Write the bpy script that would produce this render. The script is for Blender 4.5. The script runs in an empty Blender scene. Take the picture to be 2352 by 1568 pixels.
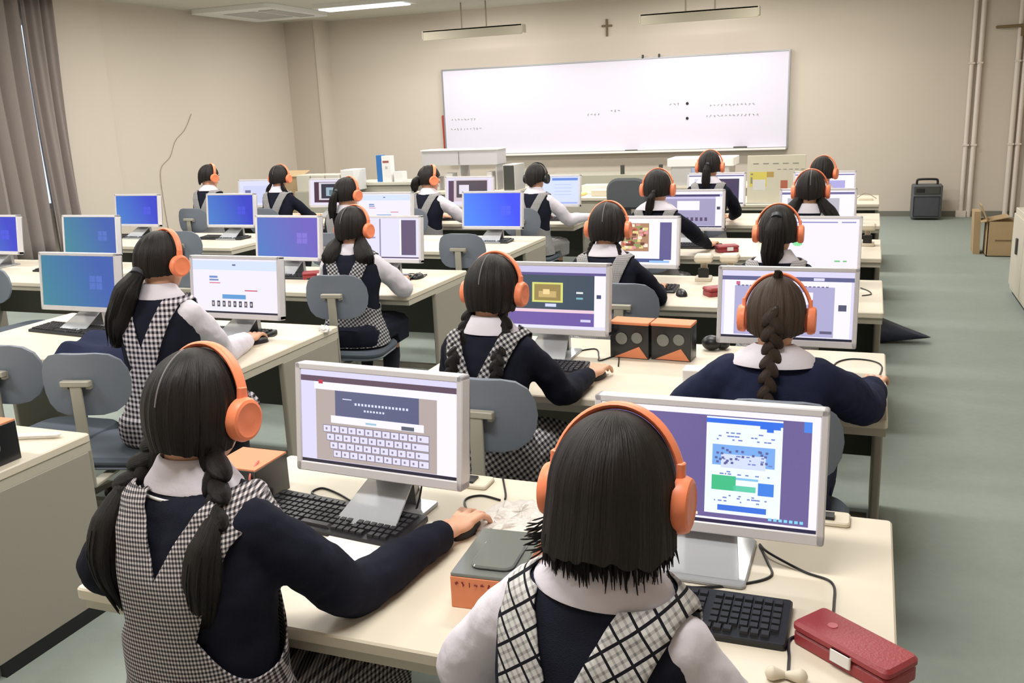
import bpy, bmesh, math, random
from mathutils import Vector, Matrix, noise
random.seed(7)
SC = bpy.context.scene
COL = SC.collection
PI = math.pi
V = Vector
T = 0.62                                   # tabletop height
def YB(i): return 2.164 + 1.54 * (i - 1)   # back edge of table row i
DEP = 0.817
def YF(i): return YB(i) - DEP
HC = 3.04                                  # ceiling
WY = 13.34; WL = -8.67; WR = 1.78; WN = -0.9

# ---------------------------------------------------------------- camera
cam_d = bpy.data.cameras.new('camera'); cam = bpy.data.objects.new('camera', cam_d); COL.objects.link(cam)
SC.camera = cam
cam_d.sensor_width = 36; cam_d.lens = 2127.83 / 2352 * 36
cam_d.clip_start = 0.05; cam_d.clip_end = 60
def cam_axes(yaw, pitch, roll):
    a, b, c = [math.radians(k) for k in (yaw, pitch, roll)]
    f = V((math.sin(a)*math.cos(b), math.cos(a)*math.cos(b), -math.sin(b)))
    r = V((math.cos(a), -math.sin(a), 0)); u = r.cross(f)
    return r*math.cos(c)+u*math.sin(c), -r*math.sin(c)+u*math.cos(c), f
CR, CU, CF = cam_axes(-21.3369, 14.0454, -2.3971)
cam.matrix_world = Matrix(((CR.x, CU.x, -CF.x, 0), (CR.y, CU.y, -CF.y, 0), (CR.z, CU.z, -CF.z, 1.5836), (0, 0, 0, 1)))

# ---------------------------------------------------------------- world, light, exposure
w = bpy.data.worlds.new('world'); SC.world = w; w.use_nodes = True
w.node_tree.nodes['Background'].inputs[0].default_value = (0.75, 0.85, 1.0, 1)
w.node_tree.nodes['Background'].inputs[1].default_value = 1.6
SC.view_settings.view_transform = 'Standard'; SC.view_settings.look = 'None'
SC.view_settings.exposure = 0.25; SC.view_settings.gamma = 1; SC.view_settings.use_curve_mapping = False
def area(name, loc, sx, sy, power, col=(1, .975, .93), rot=(0, 0, 0)):
    d = bpy.data.lights.new(name, 'AREA'); d.shape = 'RECTANGLE'; d.size = sx; d.size_y = sy; d.energy = power; d.color = col
    o = bpy.data.objects.new(name, d); COL.objects.link(o); o.location = loc; o.rotation_euler = rot
    return o
LIGHTS = [(x, y) for y in (1.2, 3.9, 6.5, 9.1, 11.5) for x in (-6.4, -3.6, -0.8)]
for x, y in LIGHTS: area('ceiling_lamp_light', (x, y, HC-0.075), 1.26, 0.3, 42)
for x in (-5.235, -2.13): area('board_lamp_light', (x, 12.47, 2.57), 1.3, 0.05, 7, rot=(math.radians(38), 0, 0))

# ---------------------------------------------------------------- materials
def s2l(c): return tuple(((k/255)/12.92 if k/255 <= .04045 else ((k/255+.055)/1.055)**2.4) for k in c)
MATS = {}
def mat(name, rgb, rough=.6, metal=0, bump=0, bscale=60, var=0, vscale=3, spec=.5, alpha=1, trans=0, coat=0):
    if name in MATS: return MATS[name]
    m = bpy.data.materials.new(name); m.use_nodes = True; MATS[name] = m
    nt = m.node_tree; b = nt.nodes['Principled BSDF']; c = s2l(rgb)
    b.inputs['Base Color'].default_value = (*c, 1); b.inputs['Roughness'].default_value = rough
    b.inputs['Metallic'].default_value = metal; b.inputs['Specular IOR Level'].default_value = spec
    b.inputs['Alpha'].default_value = alpha; b.inputs['Transmission Weight'].default_value = trans
    b.inputs['Coat Weight'].default_value = coat
    tc = nt.nodes.new('ShaderNodeTexCoord')
    if var:
        n = nt.nodes.new('ShaderNodeTexNoise'); n.inputs['Scale'].default_value = vscale; n.inputs['Detail'].default_value = 5
        nt.links.new(tc.outputs['Object'], n.inputs['Vector'])
        mx = nt.nodes.new('ShaderNodeMix'); mx.data_type = 'RGBA'
        mx.inputs[6].default_value = (*[k*(1-var) for k in c], 1); mx.inputs[7].default_value = (*[min(1, k*(1+var)) for k in c], 1)
        nt.links.new(n.outputs['Fac'], mx.inputs[0]); nt.links.new(mx.outputs[2], b.inputs['Base Color'])
    if bump:
        n = nt.nodes.new('ShaderNodeTexNoise'); n.inputs['Scale'].default_value = bscale; n.inputs['Detail'].default_value = 3
        nt.links.new(tc.outputs['Object'], n.inputs['Vector'])
        bp = nt.nodes.new('ShaderNodeBump'); bp.inputs['Strength'].default_value = bump; bp.inputs['Distance'].default_value = .01
        nt.links.new(n.outputs['Fac'], bp.inputs['Height']); nt.links.new(bp.outputs[0], b.inputs['Normal'])
    return m
def emit(name, rgb, s=1.0):
    if name in MATS: return MATS[name]
    m = bpy.data.materials.new(name); m.use_nodes = True; MATS[name] = m
    b = m.node_tree.nodes['Principled BSDF']; c = s2l(rgb)
    b.inputs['Base Color'].default_value = (.01, .01, .01, 1); b.inputs['Roughness'].default_value = .25
    b.inputs['Emission Color'].default_value = (*c, 1); b.inputs['Emission Strength'].default_value = s
    return m
def grad(name, c1, c2, s=.9):
    if name in MATS: return MATS[name]
    m = emit(name, c1, s); nt = m.node_tree; b = nt.nodes['Principled BSDF']
    tc = nt.nodes.new('ShaderNodeTexCoord'); mp = nt.nodes.new('ShaderNodeSeparateXYZ'); nt.links.new(tc.outputs['Generated'], mp.inputs[0])
    a = nt.nodes.new('ShaderNodeMath'); a.operation = 'MULTIPLY_ADD'; a.inputs[1].default_value = .25
    nt.links.new(mp.outputs[2], a.inputs[0]); nt.links.new(mp.outputs[0], a.inputs[2])
    mx = nt.nodes.new('ShaderNodeMix'); mx.data_type = 'RGBA'; mx.inputs[6].default_value = (*s2l(c1), 1); mx.inputs[7].default_value = (*s2l(c2), 1)
    nt.links.new(a.outputs[0], mx.inputs[0]); nt.links.new(mx.outputs[2], b.inputs['Emission Color'])
    return m
def hair_mat(name, rgb, rough=.42):
    m = mat(name, rgb, rough, spec=.32); nt = m.node_tree; b = nt.nodes['Principled BSDF']
    uv = nt.nodes.new('ShaderNodeUVMap'); mp = nt.nodes.new('ShaderNodeMapping'); mp.inputs['Scale'].default_value = (150, 4, 1)
    nt.links.new(uv.outputs[0], mp.inputs[0])
    n = nt.nodes.new('ShaderNodeTexNoise'); n.inputs['Scale'].default_value = 1; n.inputs['Detail'].default_value = 4
    nt.links.new(mp.outputs[0], n.inputs['Vector'])
    bp = nt.nodes.new('ShaderNodeBump'); bp.inputs['Strength'].default_value = .9; bp.inputs['Distance'].default_value = .006
    nt.links.new(n.outputs['Fac'], bp.inputs['Height']); nt.links.new(bp.outputs[0], b.inputs['Normal'])
    c = s2l(rgb); cr = nt.nodes.new('ShaderNodeMix'); cr.data_type = 'RGBA'
    cr.inputs[6].default_value = (*[k*.45 for k in c], 1); cr.inputs[7].default_value = (*[k*1.6 for k in c], 1)
    nt.links.new(n.outputs['Fac'], cr.inputs[0]); nt.links.new(cr.outputs[2], b.inputs['Base Color'])
    return m
def plaid(name, light, mid, dark, pitch, rot=0, duty=.5, wide=0):
    """woven check: thin crossing threads, with an optional wider window line"""
    m = mat(name, light, .85, spec=.2); nt = m.node_tree; b = nt.nodes['Principled BSDF']
    tc = nt.nodes.new('ShaderNodeTexCoord'); mp = nt.nodes.new('ShaderNodeMapping'); mp.inputs['Rotation'].default_value = (0, math.radians(rot), 0)
    nt.links.new(tc.outputs['Object'], mp.inputs[0]); sp = nt.nodes.new('ShaderNodeSeparateXYZ'); nt.links.new(mp.outputs[0], sp.inputs[0])
    def M(op, a, bb=None):
        n = nt.nodes.new('ShaderNodeMath'); n.operation = op
        for i, q in enumerate((a, bb)):
            if q is None: continue
            if isinstance(q, (int, float)): n.inputs[i].default_value = q
            else: nt.links.new(q, n.inputs[i])
        return n.outputs[0]
    ay = M('ADD', sp.outputs[0], M('MULTIPLY', sp.outputs[1], .6))
    def bands(s, p, d): return M('LESS_THAN', M('FRACT', M('ADD', M('MULTIPLY', s, 1/p), 100)), d)
    bx = bands(ay, pitch, duty); bz = bands(sp.outputs[2], pitch, duty)
    f = M('MULTIPLY', M('ADD', bx, bz), .5)
    if wide:
        wl = M('MAXIMUM', bands(ay, pitch*wide, .13), bands(sp.outputs[2], pitch*wide, .13))
        f = M('MAXIMUM', M('MULTIPLY', f, .55), wl)
    cr = nt.nodes.new('ShaderNodeValToRGB'); e = cr.color_ramp.elements
    e[0].position = 0; e[0].color = (*s2l(light), 1); e[1].position = 1; e[1].color = (*s2l(dark), 1)
    k = cr.color_ramp.elements.new(.5); k.color = (*s2l(mid), 1)
    nt.links.new(f, cr.inputs[0]); nt.links.new(cr.outputs[0], b.inputs['Base Color'])
    return m
wall_m = mat('wall_paint', (205, 194, 181), .85, bump=.05, bscale=120, var=.03, vscale=.6)
wall2_m = mat('wall_paint_column', (197, 185, 172), .85)
ceil_m = mat('ceiling_paint', (206, 200, 188), .9)
floor_m = mat('carpet', (149, 158, 151), .97, bump=.25, bscale=400, var=.06, vscale=25, spec=.1)
table_m = mat('table_laminate', (219, 209, 190), .45, var=.02, vscale=2)
tedge_m = mat('table_edge', (190, 184, 168), .5)
panel_m = mat('table_panel', (158, 152, 140), .55)
dark_m = mat('dark_steel', (62, 63, 58), .6)
frame_m = mat('monitor_plastic', (212, 210, 214), .35)
alu_m = mat('monitor_silver', (170, 171, 174), .3, metal=.7)
black_m = mat('black_plastic', (22, 22, 25), .4)
key_m = mat('key_plastic', (40, 40, 44), .45)
acry_m = mat('clear_plastic', (225, 228, 232), .15, trans=.55, spec=.7)
navy_m = mat('navy_knit', (27, 29, 42), .9, bump=.3, bscale=700, spec=.15, var=.15, vscale=18)
navyb_m = mat('navy_cardigan', (36, 41, 66), .9, bump=.3, bscale=500, spec=.15, var=.15, vscale=14)
shirt_m = mat('white_cotton', (222, 216, 226), .8, bump=.25, bscale=30, spec=.2)
skin_m = mat('skin', (214, 164, 136), .55, var=.06, vscale=20, spec=.35)
sock_m = mat('navy_sock', (25, 27, 38), .9)
shoe_m = mat('white_shoe', (205, 205, 208), .6)
orange_m = mat('orange_plastic', (250, 142, 100), .42, spec=.4)
orange2_m = mat('orange_pad', (196, 96, 72), .7)
chair_m = mat('chair_shell', (112, 120, 132), .55, bump=.05, bscale=300)
chair2_m = mat('chair_frame', (168, 164, 150), .45)
seat_m = mat('chair_seat_fabric', (74, 82, 92), .9)
caster_m = mat('caster', (40, 40, 40), .5)
red_m = mat('red_case', (150, 52, 58), .4, bump=.1, bscale=200)
card_m = mat('cardboard', (172, 148, 112), .85, var=.08, vscale=8)
curt_m = mat('curtain_cloth', (146, 136, 132), .9, bump=.15, bscale=80, spec=.15)
white_m = mat('white_matte', (232, 230, 228), .6)
grey_m = mat('grey_plastic', (184, 182, 180), .5)
beige_m = mat('beige_plastic', (214, 204, 184), .5)
hairA = hair_mat('black_hair', (27, 21, 19), .5); hairB = hair_mat('brown_black_hair', (66, 52, 42), .5)
tie_m = mat('hair_tie', (60, 62, 70), .5)
plA = plaid('fine_check', (200, 194, 194), (120, 114, 116), (40, 38, 44), .0078, rot=8)
plK = plaid('bold_check', (214, 208, 214), (140, 134, 140), (32, 28, 38), .019)
plB = plaid('window_check', (200, 198, 196), (132, 130, 130), (20, 20, 28), .0115, rot=38, duty=.35, wide=3)
plB2 = plaid('window_check_upright', (206, 204, 202), (136, 134, 132), (20, 20, 28), .0115, rot=-6, duty=.35, wide=3)
plC = plaid('loop_check', (190, 188, 188), (118, 116, 118), (34, 34, 42), .016, rot=35)
plG = plaid('grey_check', (168, 166, 164), (140, 138, 138), (112, 110, 112), .008)

# ---------------------------------------------------------------- object helpers
def empty(name, loc, label, cat, group=None, rz=0):
    o = bpy.data.objects.new(name, None); COL.objects.link(o); o.location = loc; o.rotation_euler = (0, 0, rz)
    o.empty_display_size = .1
    return tag(o, label, cat, group)
def tag(o, label, cat, group=None):
    o['label'] = label; o['category'] = cat
    if group: o['group'] = group
    return o
class MB:
    """collects closed shapes into one mesh"""
    def __init__(s): s.v = []; s.f = []; s.m = []; s.uv = []
    def add(s, vs, fs, mi=0, uvs=None):
        n = len(s.v); s.v += [V(p) for p in vs]
        for k, f in enumerate(fs):
            s.f.append([i+n for i in f]); s.m.append(mi); s.uv.append(uvs[k] if uvs else None)
        return s
    def box(s, a, b, mi=0, M=None, taper=None):
        (x0, y0, z0), (x1, y1, z1) = a, b
        p = [V(q) for q in ((x0, y0, z0), (x1, y0, z0), (x1, y1, z0), (x0, y1, z0), (x0, y0, z1), (x1, y0, z1), (x1, y1, z1), (x0, y1, z1))]
        if taper:
            c = (V(a)+V(b))/2
            for q in p[4:]: q.x = c.x+(q.x-c.x)*taper; q.y = c.y+(q.y-c.y)*taper
        if M: p = [M @ q for q in p]
        return s.add(p, [(0, 3, 2, 1), (4, 5, 6, 7), (0, 1, 5, 4), (1, 2, 6, 5), (2, 3, 7, 6), (3, 0, 4, 7)], mi)
    def rbox(s, a, b, r, mi=0, M=None, n=4, axis=2, e=None):
        """box with rounded vertical corners and a small top/bottom edge"""
        e = min(.003, r*.4) if e is None else e
        (x0, y0, z0), (x1, y1, z1) = a, b
        perm = {2: lambda x, y, z: V((x, y, z)), 1: lambda x, y, z: V((x, z, y)), 0: lambda x, y, z: V((z, x, y))}[axis]
        if axis == 1: lo, hi = (x0, z0, y0), (x1, z1, y1)
        elif axis == 0: lo, hi = (y0, z0, x0), (y1, z1, x1)
        else: lo, hi = (x0, y0, z0), (x1, y1, z1)
        def ring(z, ins):
            o = []
            for (cx, cy, a0) in ((hi[0]-r, hi[1]-r, 0), (lo[0]+r, hi[1]-r, 90), (lo[0]+r, lo[1]+r, 180), (hi[0]-r, lo[1]+r, 270)):
                for k in range(n+1):
                    t = math.radians(a0+90*k/n); o.append((cx+(r-ins)*math.cos(t), cy+(r-ins)*math.sin(t), z))
            return [perm(*q) for q in o]
        rs = [ring(lo[2], e), ring(lo[2]+e, 0), ring(hi[2]-e, 0), ring(hi[2], e)]
        if M: rs = [[M @ q for q in k] for k in rs]
        return s.loft(rs, mi)
    def loft(s, rings, mi=0, cap=True, closed=True, vlen=1.0, ulen=1.0):
        n = len(rings[0]); vs = [p for r in rings for p in r]; fs = []; uvs = []
        N = len(rings)
        for i in range(N-1):
            for j in range(n if closed else n-1):
                k = (j+1) % n; fs.append((i*n+j, i*n+k, (i+1)*n+k, (i+1)*n+j))
                u0, u1, v0, v1 = j/n*ulen, (j+1)/n*ulen, i/(N-1)*vlen, (i+1)/(N-1)*vlen
                uvs.append(((u0, v0), (u1, v0), (u1, v1), (u0, v1)))
        if cap:
            fs.append(tuple(range(n-1, -1, -1))); uvs.append(None)
            fs.append(tuple((N-1)*n+j for j in range(n))); uvs.append(None)
        return s.add(vs, fs, mi, uvs)
    def tube(s, pts, rad, n=8, mi=0, sq=1.0, ridge=0, seed=0, rnd=True, rf=3, vlen=1.0, up=None):
        pts = [V(p) for p in pts]; m = len(pts)
        rr = rad if isinstance(rad, (list, tuple)) else [rad]*m
        if rnd:
            d0 = (pts[0]-pts[1]).normalized(); d1 = (pts[-1]-pts[-2]).normalized()
            A = [(pts[0]+d0*rr[0]*k, rr[0]*q) for k, q in ((.95, .25), (.7, .7), (.35, .93))]
            B = [(pts[-1]+d1*rr[-1]*k, rr[-1]*q) for k, q in ((.35, .93), (.7, .7), (.95, .25))]
            pts = [a for a, _ in A]+pts+[b for b, _ in B]; rr = [a for _, a in A]+list(rr)+[b for _, b in B]; m = len(pts)
        rings = []; prev = up
        for i in range(m):
            d = (pts[min(i+1, m-1)]-pts[max(i-1, 0)])
            d = d.normalized() if d.length > 1e-9 else V((0, 0, 1))
            if prev is None: prev = V((1, 0, 0)) if abs(d.x) < .8 else V((0, 1, 0))
            a = (prev-d*prev.dot(d)).normalized(); b = d.cross(a); prev = a
            ring = []
            for j in range(n):
                t = 2*PI*j/n; R = rr[i]
                if ridge: R *= 1+ridge*noise.noise(V((math.cos(t)*rf+seed, math.sin(t)*rf, i*.12)))
                ring.append(pts[i]+a*math.cos(t)*R+b*math.sin(t)*R*sq)
            rings.append(ring)
        return s.loft(rings, mi, vlen=vlen)
    def ell(s, c, r, mi=0, n=16, m=10, M=None):
        c = V(c); rings = []
        for i in range(m+1):
            ph = -PI/2+PI*min(max(i/m, .02), .98)
            ring = []
            for j in range(n):
                t = 2*PI*j/n; p = V((r[0]*math.cos(ph)*math.cos(t), r[1]*math.cos(ph)*math.sin(t), r[2]*math.sin(ph)))
                ring.append(c+(M @ p if M else p))
            rings.append(ring)
        return s.loft(rings, mi)
    def disc(s, c, ax, prof, n=24, mi=0):
        """lathe: prof = [(radius, distance along ax)]"""
        c = V(c); ax = V(ax).normalized(); a = V((0, 0, 1)) if abs(ax.z) < .9 else V((1, 0, 0))
        a = (a-ax*a.dot(ax)).normalized(); b = ax.cross(a)
        return s.loft([[c+ax*h+a*math.cos(2*PI*j/n)*r+b*math.sin(2*PI*j/n)*r for j in range(n)] for r, h in prof], mi)
    def obj(s, name, mats, parent=None, smooth=True, mods=(), loc=None, rot=None):
        me = bpy.data.meshes.new(name); me.from_pydata([tuple(p) for p in s.v], [], s.f)
        mats = mats if isinstance(mats, (list, tuple)) else [mats]
        for q in mats: me.materials.append(q)
        for p, k in zip(me.polygons, s.m): p.material_index = k; p.use_smooth = smooth
        if any(s.uv):
            ul = me.uv_layers.new(name='UVMap'); i = 0
            for p, u in zip(me.polygons, s.uv):
                for q, li in enumerate(p.loop_indices): ul.data[li].uv = u[q] if u else (0, 0)
        bm = bmesh.new(); bm.from_mesh(me); bmesh.ops.recalc_face_normals(bm, faces=bm.faces); bm.to_mesh(me); bm.free()
        if smooth:
            try: me.set_sharp_from_angle(angle=math.radians(42))
            except Exception: pass
        o = bpy.data.objects.new(name, me); COL.objects.link(o)
        if parent: o.parent = parent
        if loc: o.location = loc
        if rot: o.rotation_euler = rot
        for md in mods:
            q = o.modifiers.new(md[0], md[0])
            for k, v in md[1].items(): setattr(q, k, v)
        return o
def structure(o): o['kind'] = 'structure'; return o
def copy_tree(o, parent=None):
    c = o.copy(); COL.objects.link(c)
    if parent: c.parent = parent
    for ch in o.children: copy_tree(ch, c)
    return c
def RX(a): return Matrix.Rotation(math.radians(a), 4, 'X')
def RY(a): return Matrix.Rotation(math.radians(a), 4, 'Y')
def RZ(a): return Matrix.Rotation(math.radians(a), 4, 'Z')
def TR(*p): return Matrix.Translation(V(p))
def spline(pts, n=8):
    pts = [V(p) for p in pts]; P = [pts[0]]+pts+[pts[-1]]; o = []
    for i in range(1, len(P)-2):
        a, b, c, d = P[i-1:i+3]
        for k in range(n):
            t = k/n; o.append(.5*((2*b)+(c-a)*t+(2*a-5*b+4*c-d)*t*t+(3*b-a-3*c+d)*t**3))
    o.append(pts[-1]); return o

# ---------------------------------------------------------------- the room
def sbox(name, a, b, m, **k):
    return structure(MB().box(a, b).obj(name, m, smooth=False, **k))
sbox('floor', (WL-.2, WN-.2, -.1), (WR+.2, WY+.2, 0), floor_m)
sbox('ceiling', (WL-.2, WN-.2, HC), (WR+.2, WY+.2, HC+.1), ceil_m)
sbox('wall_back', (WL-.2, WY, 0), (WR+.2, WY+.15, HC), wall_m)
sbox('wall_rear', (WL-.2, WN-.15, 0), (WR+.2, WN, HC), wall_m)
sbox('wall_right', (WR, WN, 0), (WR+.15, WY, HC), wall_m)
mb = MB()
mb.box((WL-.15, WN, 0), (WL, 3.2, HC)); mb.box((WL-.15, 3.2, 0), (WL, 8.3, .7)); mb.box((WL-.15, 3.2, 2.75), (WL, 8.3, HC))
mb.box((WL-.15, 8.3, 0), (WL, WY, HC)); mb.box((WL, 8.3, 0), (WL+.05, 9.1, HC))
structure(mb.obj('wall_left', wall_m, smooth=False))
sbox('wall_column', (WL, 12.98, 0), (-8.11, WY, HC), wall2_m)
mb = MB()
for y in (3.2, 4.87, 6.54, 8.22): mb.box((WL-.1, y, .7), (WL-.04, y+.06, 2.75))
mb.box((WL-.1, 3.2, .7), (WL-.04, 8.28, .76)); mb.box((WL-.1, 3.2, 2.69), (WL-.04, 8.28, 2.75))
wf = structure(mb.obj('window_1', alu_m, smooth=False))
MB().box((WL-.075, 3.2, .7), (WL-.07, 8.28, 2.75)).obj('window_pane', mat('window_glass', (235, 240, 245), .05, trans=.9), wf, smooth=False)
sbox('baseboard_back', (-8.11, WY-.012, 0), (WR, WY, .07), mat('baseboard', (120, 118, 108), .7))
sbox('baseboard_left', (WL, 9.1, 0), (WL+.012, 12.98, .07), mat('baseboard', (120, 118, 108), .7))
sbox('trim_1', (-8.13, 12.96, 0), (-8.09, WY, HC), wall_m)
# pipes on the back wall and in the corner
for i, (x, r) in enumerate(((1.11, .026), (1.20, .03), (1.62, .03), (1.70, .028))):
    p = MB().tube([(x, WY-.035, .0), (x, WY-.035, HC)], r, n=12, rnd=False)
    if i == 0: p.box((x-.06, WY-.08, 0), (x+.06, WY, .08))
    for z in (.9, 1.9): p.box((x-.035, WY-.07, z), (x+.035, WY, z+.02))
    tag(p.obj('wall_pipe', mat('pipe_paint', (222, 210, 200), .5)),
        ['thin painted pipe with square foot, leftmost on the back wall', 'painted pipe directly right of the footed pipe',
         'painted pipe left of the pair in the far right corner', 'painted pipe in the far right corner of the room'][i], 'pipe', 'painted vertical wall pipes')
bk = MB().tube([(1.36, WY-.05, 2.32), (1.66, WY-.10, 2.32)], .018, n=8)
bk.box((1.62, WY-.12, 2.2), (1.66, WY-.0, 2.34))
tag(bk.obj('wall_bracket', mat('brown_metal', (120, 100, 70), .6)), 'brown metal bracket arm high on wall beside corner pipes', 'bracket')
# cable stuck to the left wall
cb = MB().tube(spline([(WL+.01, 10.57, 1.7), (WL+.01, 10.4, 1.5), (WL+.01, 10.19, 1.36), (WL+.01, 10.05, 1.16), (WL+.01, 9.84, 1.0), (WL+.01, 9.82, .6), (WL+.01, 9.85, .1)]), .0035, n=6)
tag(cb.obj('wall_cable', mat('cable_tan', (150, 130, 104), .6)), 'thin brown cable running down the left wall', 'cable')

# curtains
def curtain(name, y0, y1, x, label, seed, zb=.22, fr=9, am=.055):
    rows = []; n = 120
    for i in range(15):
        z = zb+(HC-.08-zb)*i/14; row = []
        for j in range(n+1):
            t = j/n; y = y0+(y1-y0)*t
            f = math.sin(t*2*PI*fr+seed+.8*math.sin(t*7+seed))*(am+.01*math.sin(z*2+t*9))
            row.append(V((x+f+.02*math.sin(t*30+z), y+.02*math.sin(z*1.7+seed), z)))
        rows.append(row)
    m = MB().loft(rows, closed=False, cap=False)
    o = m.obj(name, curt_m, mods=[('SOLIDIFY', dict(thickness=.006))]); return tag(o, label, 'curtain', 'taupe curtains on the left window wall')
curtain('curtain', 4.2, 7.66, WL+.30, 'taupe pleated curtain gathered at the left edge', .3, fr=17, am=.075)
curtain('curtain', 7.86, 8.26, WL+.16, 'narrow taupe curtain strip next to the bare left wall', 1.7, fr=2, am=.03)
rail = MB().box((WL+.16, 3.2, HC-.06), (WL+.34, 8.3, HC-.0))
tag(rail.obj('curtain_rail', alu_m, smooth=False), 'grey curtain rail fixed under the ceiling', 'rail')

# ceiling fixtures
for i, (x, y) in enumerate(LIGHTS):
    t = empty('ceiling_light', (x, y, HC), ['white ceiling strip light near the column, its tubes lit' if (i == 12) else 'long white ceiling strip light with lit diffuser'][0], 'light', 'ceiling strip lights')
    MB().box((-.68, -.19, -.05), (.68, .19, 0)).obj('housing', white_m, t, smooth=False)
    MB().rbox((-.62, -.15, -.068), (.62, -.02, -.05), .02).rbox((-.62, .02, -.068), (.62, .15, -.05), .02).obj('diffuser', emit('tube_glow', (250, 250, 255), 1.3), t)
t = empty('air_conditioner', (-7.95, 11.4, HC), 'large square ceiling air conditioner in the back left corner', 'air conditioner')
MB().rbox((-.62, -.75, -.06), (.62, .75, 0), .08).obj('casing', white_m, t)
MB().box((.30, -.5, -.072), (.52, .5, -.06)).obj('louver', grey_m, t, smooth=False)
MB().box((-.3, -.45, -.066), (.2, .45, -.06)).obj('grille', grey_m, t, smooth=False)
for x, lb in ((-5.235, 'hanging board lamp left of the wall cross, above the whiteboard'), (-2.13, 'hanging board lamp right of the wall cross, above the whiteboard')):
    t = empty('board_lamp', (x, 12.4, 2.64), lb, 'lamp', 'lamps hanging in front of the whiteboard')
    MB().box((-.735, -.05, -.07), (.735, -.02, .06)).box((-.735, -.05, .04), (.735, .09, .055)).box((-.75, -.055, -.05), (-.735, .09, .058)).box((.735, -.055, -.05), (.75, .09, .058)).obj('reflector', mat('lamp_grey', (158, 150, 132), .6), t, smooth=False)
    MB().tube([(-.7, .03, .015), (.7, .03, .015)], .014).obj('tube_bulb', emit('tube_glow', (250, 250, 255), 1.3), t)
    for dx in (-.17, .2): MB().tube([(dx, .02, .05), (dx, .02, HC-2.64)], .011, rnd=False).obj('rod', mat('lamp_grey', (158, 150, 132), .6), t)
# cross
t = empty('wall_cross', (-3.575, WY, 2.645), 'small brown wooden cross on the wall above the whiteboard', 'cross')
MB().box((-.014, -.025, -.115), (.014, -.002, .115)).box((-.075, -.022, .01), (.075, -.002, .038)).obj('cross_beams', mat('brown_wood', (110, 92, 66), .6), t, smooth=False)

# whiteboard
BX0, BX1, BZ0, BZ1 = -6.126, -1.088, .945, 2.187
t = empty('whiteboard', ((BX0+BX1)/2, WY-.06, BZ0), 'wide whiteboard with faint writing on the back wall', 'whiteboard')
hw = (BX1-BX0)/2; H = BZ1-BZ0
MB().box((-hw, -.01, 0), (hw, .058, H)).obj('writing_surface', mat('whiteboard_enamel', (220, 217, 232), .28, spec=.5), t, smooth=False)
MB().box((-hw-.02, -.02, -.02), (-hw, .06, H+.02)).box((hw, -.02, -.02), (hw+.02, .06, H+.02)).box((-hw, -.02, H), (hw, .06, H+.02)).obj('board_frame', alu_m, t, smooth=False)
MB().box((-hw, -.1, -.03), (hw, .0, -.012)).box((-hw, -.104, -.03), (hw, -.098, -.002)).obj('pen_tray', white_m, t, smooth=False)
ink = MB(); rnd = random.Random(3)
def scrib(x, z, n, s=.035, jit=.01):
    for k in range(n):
        cx = x+k*s*1.5
        for q in range(3):
            a = rnd.uniform(0, PI); l = s*rnd.uniform(.25, .55)
            ink.tube([(cx+rnd.uniform(-jit, jit)-l*math.cos(a), -.0115, z+rnd.uniform(-jit, jit)-l*math.sin(a)), (cx+l*math.cos(a), -.0115, z+l*math.sin(a))], .0022, n=4, rnd=False)
scrib(-hw+.12, .52, 8); scrib(-hw+.1, .38, 10); scrib(-.25, .52, 4); scrib(.1, .56, 3); scrib(.95, .62, 3); scrib(1.5, .58, 12); scrib(1.45, .44, 14)
ink.obj('faint_writing', mat('pen_ink', (150, 152, 150), .7), t)
for x, z, lb in ((1.18, .62, 'upper small magnet on the whiteboard'), (1.18, .42, 'lower dark magnet on the whiteboard')):
    tag(MB().disc(((BX0+BX1)/2+x, WY-.071, BZ0+z), (0, -1, 0), [(.018, 0), (.02, .004), (.015, .012)]).obj('board_magnet', black_m), lb, 'magnet', 'magnets on the whiteboard')
tag(MB().rbox((-1.78, WY-.155, BZ0-.012), (-1.60, WY-.105, BZ0+.022), .01).obj('board_eraser', mat('felt_grey', (90, 92, 88), .9)), 'grey felt eraser on the right of the pen tray', 'eraser')
tag(MB().rbox((-3.30, WY-.155, BZ0-.012), (-3.12, WY-.115, BZ0+.012), .01).obj('board_eraser', mat('dark_steel', (62, 63, 58), .6)), 'flat dark eraser at the middle of the pen tray', 'eraser')
for k, x in enumerate((-3.05, -2.82)): tag(MB().rbox((x-.012, WY-.09, BZ1+.012), (x+.012, WY-.05, BZ1+.06), .005).obj('board_clip', dark_m), ['left dark clip on the top edge of the whiteboard', 'right dark clip on the top edge of the whiteboard'][k], 'clip', 'clips on top of the whiteboard')
tag(MB().tube([(BX0-.045, WY-.03, .92), (BX0-.055, WY-.03, 1.52)], .022, n=8).obj('red_pole', mat('red_paint', (176, 62, 50), .5)), 'red pole leaning against the left end of the whiteboard', 'pole')

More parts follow.
